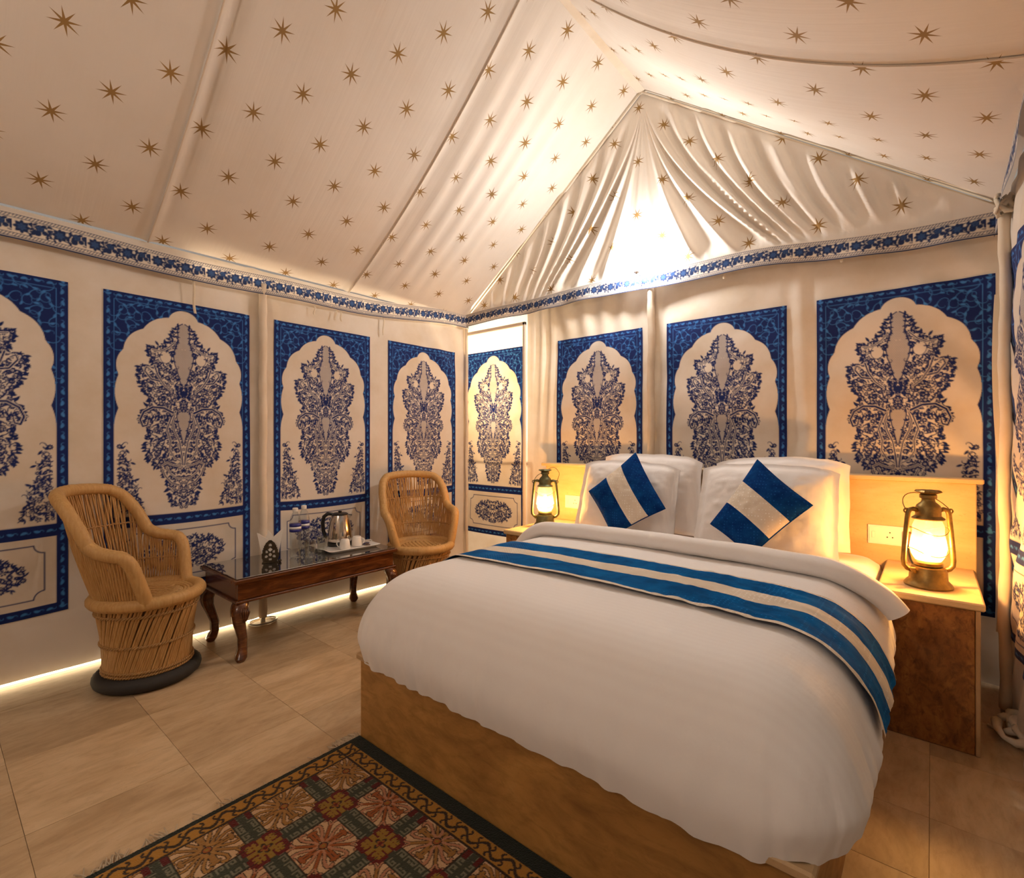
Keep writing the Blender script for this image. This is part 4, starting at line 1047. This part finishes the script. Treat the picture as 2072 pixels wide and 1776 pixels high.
# bottles
def bottle(x, y, label, S=1.0):
    t = empty('water_bottle', (x, y, TT), label=label, cat='bottle', group='water bottles on the table')
    pr = [(.0, .001), (.026, .0), (.030, .006)]
    for k in range(9): pr += [(.031, .014 + k * .014), (.0295, .021 + k * .014)]
    pr += [(.0315, .150), (.0315, .196), (.031, .205), (.026, .232), (.016, .255), (.0125, .262), (.0125, .272)]
    MB().lathe(pr, 24).build('bottle_body', M['pet'], t, 'all')
    for a, b, m_ in ((.150, .166, 'label'), (.1662, .1795, 'label_white'), (.1797, .196, 'label')):
        MB().lathe([(.0321, a), (.0321, b)], 24).build('label_band', M[m_], t, 'all')
    MB().lathe([(.0145, .266), (.0150, .268), (.0150, .284), (.013, .286), (.0, .286)], 18).build('cap', M['white_plastic'], t, True)
bottle(-2.800, 1.395, 'clear water bottle with blue label beside the napkin holder'); bottle(-2.865, 1.480, 'clear water bottle with blue label nearer the kettle')
def tumbler(x, y, label):
    t = MB().lathe([(.0, .0), (.026, 0), (.028, .004), (.033, .095), (.0315, .095), (.027, .010), (.0, .009)], 24).build('glass_tumbler', M['glass'], None, True); t.location = (x, y, TT); tag(t, label, 'glass', 'clear tumblers by the bottles')
tumbler(-2.745, 1.455, 'clear glass tumbler in front of the bottle nearer the napkin holder'); tumbler(-2.795, 1.560, 'clear glass tumbler between the bottles and the tray')
# napkin holder
nh = empty('napkin_holder', (-2.80, 1.255, TT), math.radians(60), label='pierced dark metal napkin holder with white napkins', cat='napkin holder')
def pierced(y0):
    mb = MB(); n = 22; m = 34; W_, H_ = .085, .125
    holes = [(0, .098, .008), (0, .074, .010), (-.018, .062, .007), (.018, .062, .007), (0, .046, .009), (-.02, .036, .007), (.02, .036, .007), (0, .020, .007)]
    def ok(x, z):
        hwv = W_ / 2 * (min(1, z / .03) * .25 + .75) * math.sqrt(max(0, 1 - max(0, (z - .035) / .09) ** 1.6))
        if abs(x) > hwv: return False
        return all((x - a) ** 2 + (z - b) ** 2 > r * r for a, b, r in holes)
    for i in range(n):
        for j in range(m):
            xa, xb, za, zb = -W_ / 2 + W_ * i / n, -W_ / 2 + W_ * (i + 1) / n, H_ * j / m, H_ * (j + 1) / m
            if ok((xa + xb) / 2, (za + zb) / 2): mb.box(xa, xb, y0 - .0012, y0 + .0012, za, zb)
    return mb
for y0 in (-.018, .018): pierced(y0).build('pierced_plate', M['bronze'], nh)
MB().box(-.042, .042, -.022, .022, 0, .004, .001).build('base', M['bronze'], nh)
MB().lathe([(0, 0), (.006, .001), (.009, .008), (.006, .015), (0, .017)], 12, (0.048, -.01, 0)).build('ball_foot', M['bronze'], nh, True)
np1 = empty('paper_napkins', (-2.80, 1.255, TT + .0045), math.radians(60), label='folded white paper napkins standing in the metal holder', cat='napkin')
for k, (lean, hgt, o_) in enumerate(((-.55, .165, -.012), (.55, .185, 0.0), (-.10, .170, .012))):
    v = []
    for yy in (o_ - .0022, o_ + .0022): v += [(-.034, yy, 0), (.034, yy, 0), (.036 + lean * .03, yy, hgt * .62), (lean * .12, yy, hgt), (-.036 + lean * .03, yy, hgt * .55)]
    MB().add(v, [(0, 1, 2, 3, 4), (9, 8, 7, 6, 5)] + [(i, (i + 1) % 5 + 0, (i + 1) % 5 + 5, i + 5) for i in range(5)]).build('napkin', M['paper'], np1)

# ------------------------------------------------------------------ cane chairs
def cane_mat(name, a, b):
    m = NT(name); ob = m.obj(); n = m.noise(ob, 40, 3, .6); n2 = m.noise(m.mapping(ob, (30, 30, 3)), 4, 3, .6)
    m.set('Base Color', m.mix(m.ramp(n2, [(.3, (0, 0, 0)), (.7, (1, 1, 1))]), a, b)); m.set('Roughness', .5); m.set('Specular IOR Level', .35); m.bump(n, .2, .001); return m.m
M['cane'] = cane_mat('cane_sticks', (.40, .205, .062), (.54, .32, .12)); M['rope_wrap'] = cane_mat('wrapped_rope', (.46, .255, .085), (.56, .34, .13)); M['cord'] = cane_mat('binding_cord', (.34, .18, .06), (.44, .25, .09))
M['rubber'] = simple('tyre_rubber', (.022, .019, .017), .75)
M['cane_core'] = simple('cane_core', (.16, .08, .025), .9)
def cane_chair(loc, face, label, tall=.865, seat=.375, seed=1):
    rs = random.Random(seed)
    t = empty('cane_chair', loc, face, label=label, cat='chair', group='round cane chairs by the left wall')
    # tyre
    n = 72
    mb = MB(); rings = []
    for i in range(n):
        a = 2 * PI * i / n; ring = []
        for k in range(12):
            b = 2 * PI * k / 12; rr = .033 + (.0022 if (i % 2 and 0 < k < 6) else 0); ring.append(((.176 + rr * math.cos(b)) * math.cos(a), (.176 + rr * math.cos(b)) * math.sin(a), .031 + .9 * rr * math.sin(b)))
        rings.append(ring)
    rings.append(rings[0]); mb.loft(rings, True, False); mb.build('tyre_base', M['rubber'], t, True)
    rb = lambda z: .160 + .024 * ((z - .05) / (seat - .05)) ** 1.0 + .014 * ((z - .17) / .2) ** 2
    core = MB().lathe([(rb(z) - .008, z) for z in np.linspace(.03, seat - .02, 10)], 40); core.build('light_blocker', M['cane_core'], t, 'all')  # added cone behind the canes to block light through the gaps
    mb = MB(); N = 132
    for i in range(N):
        a0 = 2 * PI * i / N + rs.uniform(-.01, .01); tw = .62 + rs.uniform(-.05, .05)
        mb.tube([(rb(z) * math.cos(a0 + tw * q / 5), rb(z) * math.sin(a0 + tw * q / 5), z) for q, z in enumerate(np.linspace(.035, seat - .012, 6))], .0052 + rs.uniform(-.0006, .0008), 5, caps=False)
    o = mb.build('drum_canes', M['cane'], t, 'all'); tag(o, kind='stuff')
    def cordring(z, r, wd=.005, name='binding_cord', twist=46):
        mb = MB()
        for ph in (0, PI):
            mb.tube([((r + .004 * math.cos(a * twist + ph)) * math.cos(a), (r + .004 * math.cos(a * twist + ph)) * math.sin(a), z + .004 * math.sin(a * twist + ph)) for a in np.linspace(0, 2 * PI, 241)[:-1]], wd * .75, 5, True)
        mb.build(name, M['cord'], t, 'all')
    for z in (.068, .082, .195, seat - .055): cordring(z, rb(z) + .006)
    # wrapped tube with ripple
    def wrapped(pts, r, name, closed=False):
        P = [Vector(p) for p in pts]; out = [P[0]]
        step = .0042
        for i in range(len(P) - (0 if closed else 1)):
            a, b = P[i], P[(i + 1) % len(P)]; m_ = max(1, int((b - a).length / step))
            for q in range(1, m_ + 1): out.append(a.lerp(b, q / m_))
        if closed: out = out[:-1]
        R_ = [r * (1 + .05 * (i % 2) + .05 * rs.uniform(-1, 1) * .5) for i in range(len(out))]
        return MB().tube(out, R_, 10, closed).build(name, M['rope_wrap'], t, 'all')
    sr = .200
    wrapped([(sr * math.cos(a), sr * math.sin(a), seat) for a in np.linspace(0, 2 * PI, 73)[:-1]], .0275, 'seat_rim', True)
    # seat
    prof = []
    for k in range(40):
        r = .19 * (1 - k / 39)
    mb = MB()
    for k in range(15):
        r = .184 - k * .0142; zz = seat + .010 - .022 * (1 - (r / .22) ** 2)
        if r > .008: mb.tube([(r * math.cos(a), r * math.sin(a), zz) for a in np.linspace(0, 2 * PI, max(10, int(60 * r / .2)) + 1)[:-1]], .0085, 6, True)
    for k in range(9):
        yy = -.11 + k * .0275; hl = math.sqrt(max(0, .125 ** 2 - yy ** 2)); mb.tube([(x, yy, seat + .010 + .004 - .022 * (1 - (x * x + yy * yy) / .0484)) for x in np.linspace(-hl, hl, 7)], .008, 6)
    o = mb.build('woven_seat', M['rope_wrap'], t, 'all')
    MB().lathe([(.19, seat - .012), (.0, seat - .030)], 30).build('seat_board', M['cane_core'], t, 'all')
    # back and arms: height of the rim over the angle from the front
    an = [66, 72, 79, 86, 96, 108, 118, 127, 137, 147, 157, 168, 180]
    hh = [seat + .002, seat + .085, seat + .185, seat + .218, seat + .226, seat + .236, seat + .262, seat + .355, tall - .045, tall - .012, tall - .004, tall, tall + .002]
    def hr(adeg): return float(np.interp(adeg, an, hh))
    def rad(adeg, z):
        k = (z - seat); back = float(sstep(95, 150, adeg)); return sr + k * (.10 + .12 * back) + (.03 * k / .2 if adeg < 100 else .03 * min(1, k / .2)) * .6
    def P3(sgn, adeg, z):
        r = rad(adeg, z); a = math.radians(adeg) * sgn; fl = 1.0
        return (r * math.cos(a) * (1.0 if adeg < 95 else .98), r * math.sin(a), z)
    half = [P3(1, a, hr(a)) for a in np.linspace(66, 180, 60)]
    other = [P3(-1, a, hr(a)) for a in np.linspace(180, 66, 60)][1:]
    # round the corners of the rim
    Q = np.array(half + other)
    for _ in range(1): Q[1:-1] = .25 * Q[:-2] + .5 * Q[1:-1] + .25 * Q[2:]
    wrapped([tuple(p) for p in Q], .0265, 'arm_rim')
    mb = MB(); K = 76
    for lay in (0, 1):
        for i in range(K):
            a0 = 70 + (360 - 140) * (i + .5 * lay) / (K - .5)
            dev = (1 if lay else -1) * rs.uniform(3.5, 7.0)
            aa = a0 if a0 <= 180 else 360 - a0; sg = 1 if a0 <= 180 else -1
            top = hr(aa)
            if top - seat < .06: continue
            a1 = a0 + dev * min(1, (top - seat) / .35); aa1 = a1 if a1 <= 180 else 360 - a1; top1 = hr(aa1)
            pts = []
            for q in range(5):
                s = q / 4; ang = a0 + (a1 - a0) * s; z = seat + (top1 - seat) * s; g = ang if ang <= 180 else 360 - ang; sgn = 1 if ang <= 180 else -1
                p = P3(sgn, g, z); k_ = (1 - .012 * lay); pts.append((p[0] * k_, p[1] * k_, p[2]))
            mb.tube(pts, .0038 + rs.uniform(-.0006, .0008), 5, caps=False)
    tag(mb.build('back_canes', M['cane'], t, 'all'), kind='stuff')
    for z, lo in ((seat + .12, 80), (seat + .30, 126)):
        pts = [P3(1, a, z) for a in np.linspace(lo, 180, 40)] + [P3(-1, a, z) for a in np.linspace(180, lo, 40)][1:]
        pts = [(p[0] * .985, p[1] * .985, p[2] + .003 * math.sin(i * 2.2)) for i, p in enumerate(pts)]
        MB().tube(pts, .0042, 5).build('back_cord', M['cord'], t, 'all')
    return t
cane_chair((-2.785, .690, 0), math.radians(50), 'round cane chair on a black tyre base at the near end of the wooden table', tall=.865, seat=.385, seed=4)
cane_chair((-2.675, 2.215, 0), math.radians(-22), 'round cane chair between the far end of the wooden table and the bed', tall=.84, seat=.375, seed=8)

# ------------------------------------------------------------------ rug
def rug_print():
    random.seed(9); res = .0024; X0, X1, Y0, Y1 = -1.61, .25, -.30, 1.045
    W, H = X1 - X0, Y1 - Y0
    nx, ny = int(W / res), int(H / res)
    X, Y = np.meshgrid(X0 + (np.arange(nx) + .5) * res, Y0 + (np.arange(ny) + .5) * res)
    C = np.zeros((ny, nx, 3)); dark = np.array([.012, .016, .011]); gold = np.array([.33, .155, .022]); ink = np.array([.030, .018, .010])
    cream = np.array([.50, .32, .17]); green = np.array([.040, .043, .026]); grey = np.array([.15, .135, .085]); red = np.array([.105, .010, .008]); ochre = np.array([.24, .135, .018]); rust = np.array([.27, .075, .018]); pink = np.array([.38, .17, .085]); brown = np.array([.27, .13, .032])
    C[:] = dark
    gx0, gy1 = -1.592, .998
    B = (X > gx0) & (Y < gy1); C[B] = gold
    fx0, fy1 = -1.532, .945
    # vine on the golden border (vertical strip and horizontal strip)
    def vine(u, w, L):    # u along, w across (-1..1)
        s = np.sin(u * 2 * PI / .085); line = np.abs(w - .55 * s) < .20
        c2 = (np.hypot(((u / .0425 + .5) % 1 - .5) * 1.4, w + .45 * np.sign(s)) < .36) & (np.hypot(((u / .0425 + .5) % 1 - .5) * 1.4, w + .45 * np.sign(s)) > .16)
        return line | c2
    bl = B & (X < fx0); wv = (X - (gx0 + fx0) / 2) / ((fx0 - gx0) / 2); C[bl & vine(Y, wv, 1)] = ink
    bt = B & (Y > fy1) & (X >= fx0); wv = (Y - (gy1 + fy1) / 2) / ((gy1 - fy1) / 2); C[bt & vine(X, wv, 1)] = ink
    edge = B & ((np.abs(X - fx0) < .004) | (np.abs(X - gx0) < .0022) | (np.abs(Y - gy1) < .0022) | (np.abs(Y - fy1) < .004)); C[edge & (X < fx0 + .004) | (edge & (Y > fy1 - .004))] = ink
    Fm = (X > fx0 + .003) & (Y < fy1 - .003)
    px_, py_ = .2225, .2055; mx, my = -1.3575, .800
    a = (X - mx) / px_; b = (Y - my) / py_; ca = np.round(a); cb = np.round(b)
    lx = (a - ca) * px_; ly = (b - cb) * py_           # from nearest medallion
    sx = ((a - .5) - np.round(a - .5)) * px_; sy = ((b - .5) - np.round(b - .5)) * py_   # from nearest square centre
    # bands along both directions
    bw = .030
    band = (np.abs(lx) < bw) | (np.abs(ly) < bw); C[Fm] = cream; C[Fm & band] = green
    # greek key on the bands
    def key(u, v):       # u along band, v across
        p = .030; q = (u / p) % 1; vv = np.abs(v) / bw
        e = (vv > .16) & (vv < .86)
        l = ((np.abs(vv - .80) < .10) & (q < .80)) | ((np.abs(q - .08) < .075) & (vv > .2)) | ((np.abs(q - .72) < .07) & (vv > .42)) | ((np.abs(vv - .42) < .09) & (q > .36) & (q < .78)) | ((np.abs(q - .40) < .06) & (vv > .42) & (vv < .62))
        return l & e
    kx = Fm & (np.abs(ly) < bw) & key(lx, ly); ky_ = Fm & (np.abs(lx) < bw) & key(ly, lx); C[kx] = grey; C[ky_] = grey
    C[Fm & band & ((np.abs(np.abs(lx) - bw) < .002) | (np.abs(np.abs(ly) - bw) < .002))] = ink
    # medallions: stepped cross, red with gold keys
    m1 = (np.maximum(np.abs(lx), np.abs(ly)) < .052) & (np.minimum(np.abs(lx), np.abs(ly)) < .052) & ((np.abs(lx) < .052) & (np.abs(ly) < .052)) & ~((np.abs(lx) > .042) & (np.abs(ly) > .042)) 
    m1 = m1 & ~(((np.abs(lx) < .010) & (np.abs(ly) > .046)) | ((np.abs(ly) < .010) & (np.abs(lx) > .046)))
    C[Fm & m1] = red
    g1 = (np.maximum(np.abs(lx), np.abs(ly)) < .022) | ((np.abs(lx) < .007) & (np.abs(ly) < .044)) | ((np.abs(ly) < .007) & (np.abs(lx) < .044))
    ax, ay = np.abs(lx), np.abs(ly)
    hook = ((np.abs(ax - .030) < .0042) & (ay < .040) & (ay > .012)) | ((np.abs(ay - .030) < .0042) & (ax < .040) & (ax > .012)) | ((np.abs(ax - .018) < .004) & (ay < .040) & (ay > .02)) | ((np.abs(ay - .018) < .004) & (ax < .040) & (ax > .02))
    C[Fm & m1 & (g1 | hook)] = ochre
    r = np.hypot(lx, ly); th = np.arctan2(ly, lx)
    C[Fm & (r < .020 * np.abs(np.cos(2 * th)) ** .8) & (r > .006)] = ink; C[Fm & (r < .013 * np.abs(np.cos(2 * th)))] = rust; C[Fm & (r < .006)] = red
    # red corners where bands meet the border
    edgeb = Fm & band & (((X - fx0) < .034) | ((fy1 - Y) < .034)); 
    rc_ = edgeb & ((np.abs(np.abs(lx) - .020) < .008) | (np.abs(np.abs(ly) - .020) < .008)); C[rc_] = red * .8
    # flowers in the squares
    ra = np.hypot(sx, sy); ta = np.arctan2(sy, sx); half = px_ / 2 - bw
    def layer(mask, col): C[Fm & ~band & ~m1 & mask] = col
    id_ = (np.round(a - .5) * 7 + np.round(b - .5) * 3) % 3
    R_ = ra / half
    hs_ = .112; lay = [Ras(2 * hs_, 2 * hs_, .0011, -hs_, -hs_) for _ in range(3)]
    def put(path, wd, which, an):
        for m_ in ((1, -1) if any(abs(p[1]) > 1e-6 for p in path) else (1,)):
            P_ = [(p[0] * math.cos(an) - m_ * p[1] * math.sin(an), p[0] * math.sin(an) + m_ * p[1] * math.cos(an)) for p in path]
            lay[0].stroke(P_, wd + .0021)
            if which: lay[which].stroke(P_, wd)
    for q in range(4):
        an = q * PI / 2 + PI / 4
        put([(.018, .010), (.028, .023), (.038, .031), (.045, .040), (.042, .048), (.034, .049)], .0036, 1, an)
        put([(.014, .004), (.028, .012), (.046, .0155), (.060, .021), (.070, .030), (.068, .039), (.060, .041)], .0040, 2, an)
        put([(.012, 0), (.045, 0), (.072, 0)], .0040, 1, an)
        put([(.074, .002), (.084, .006), (.092, .013), (.088, .020)], .0026, 2, an)
    idx_ = np.clip(((sx + hs_) / .0011).astype(int), 0, lay[0].W - 1); idy_ = np.clip(((sy + hs_) / .0011).astype(int), 0, lay[0].H - 1)
    pA = [rust, brown, brown]; pB = [pink, pink, brown * 1.15]
    layer(lay[0].a[idy_, idx_] > .5, ink)
    for k in range(3):
        layer((lay[1].a[idy_, idx_] > .5) & (id_ == k), pA[k]); layer((lay[2].a[idy_, idx_] > .5) & (id_ == k), pB[k])
    layer(R_ < .16, ink); layer(R_ < .12, rust); layer(R_ < .06, ochre)
    C[Fm & (np.abs(np.abs(sx) - (px_ / 2 - bw)) < .002) & ~band] = ink
    Z = .011 + .0012 * RNG.random(X.shape) + .0008 * (C.mean(-1) > .1)
    return np.stack([X, Y, Z], -1), C, (X0, X1, Y0, Y1)
Vr, Cr, (RX0, RX1, RY0, RY1) = rug_print()
rg = empty('rug', (RX0, RY1, 0), label='patterned rug with floral squares and dark green edge at the foot of the bed', cat='rug')
m = NT('rug_pile'); a_ = m.add('ShaderNodeAttribute', attribute_name='print'); m.set('Base Color', a_.outputs['Color']); m.set('Roughness', .95); m.set('Specular IOR Level', .1); m.set('Sheen Weight', .15); m.bump(m.noise(m.obj(), 500, 2, .5), .4, .002)
np_grid('pile', off(Vr, rg), m.m, rg, color=Cr, smooth=False)
part(MB().box(RX0, RX1, RY0, RY1, .001, .0105), 'backing', simple('rug_edge', (.02, .022, .016), .95), rg)
mb = MB(); rs = random.Random(2)
for k in range(150):
    y = rs.choice((rs.uniform(.97, 1.045), rs.uniform(.95, 1.045), rs.uniform(.25, .45), rs.uniform(RY0, RY1)))
    L = rs.uniform(.02, .05); dy = rs.uniform(-.025, .025); mb.tube([(RX0 + .004, y, .006), (RX0 - L * .4, y + dy * .5, .006 + .005 * rs.random()), (RX0 - L, y + dy, .0035)], .0016, 4)
tag(part(mb, 'fringe', simple('fringe_yarn', (.50, .40, .28), .9), rg, 'all'), kind='stuff')
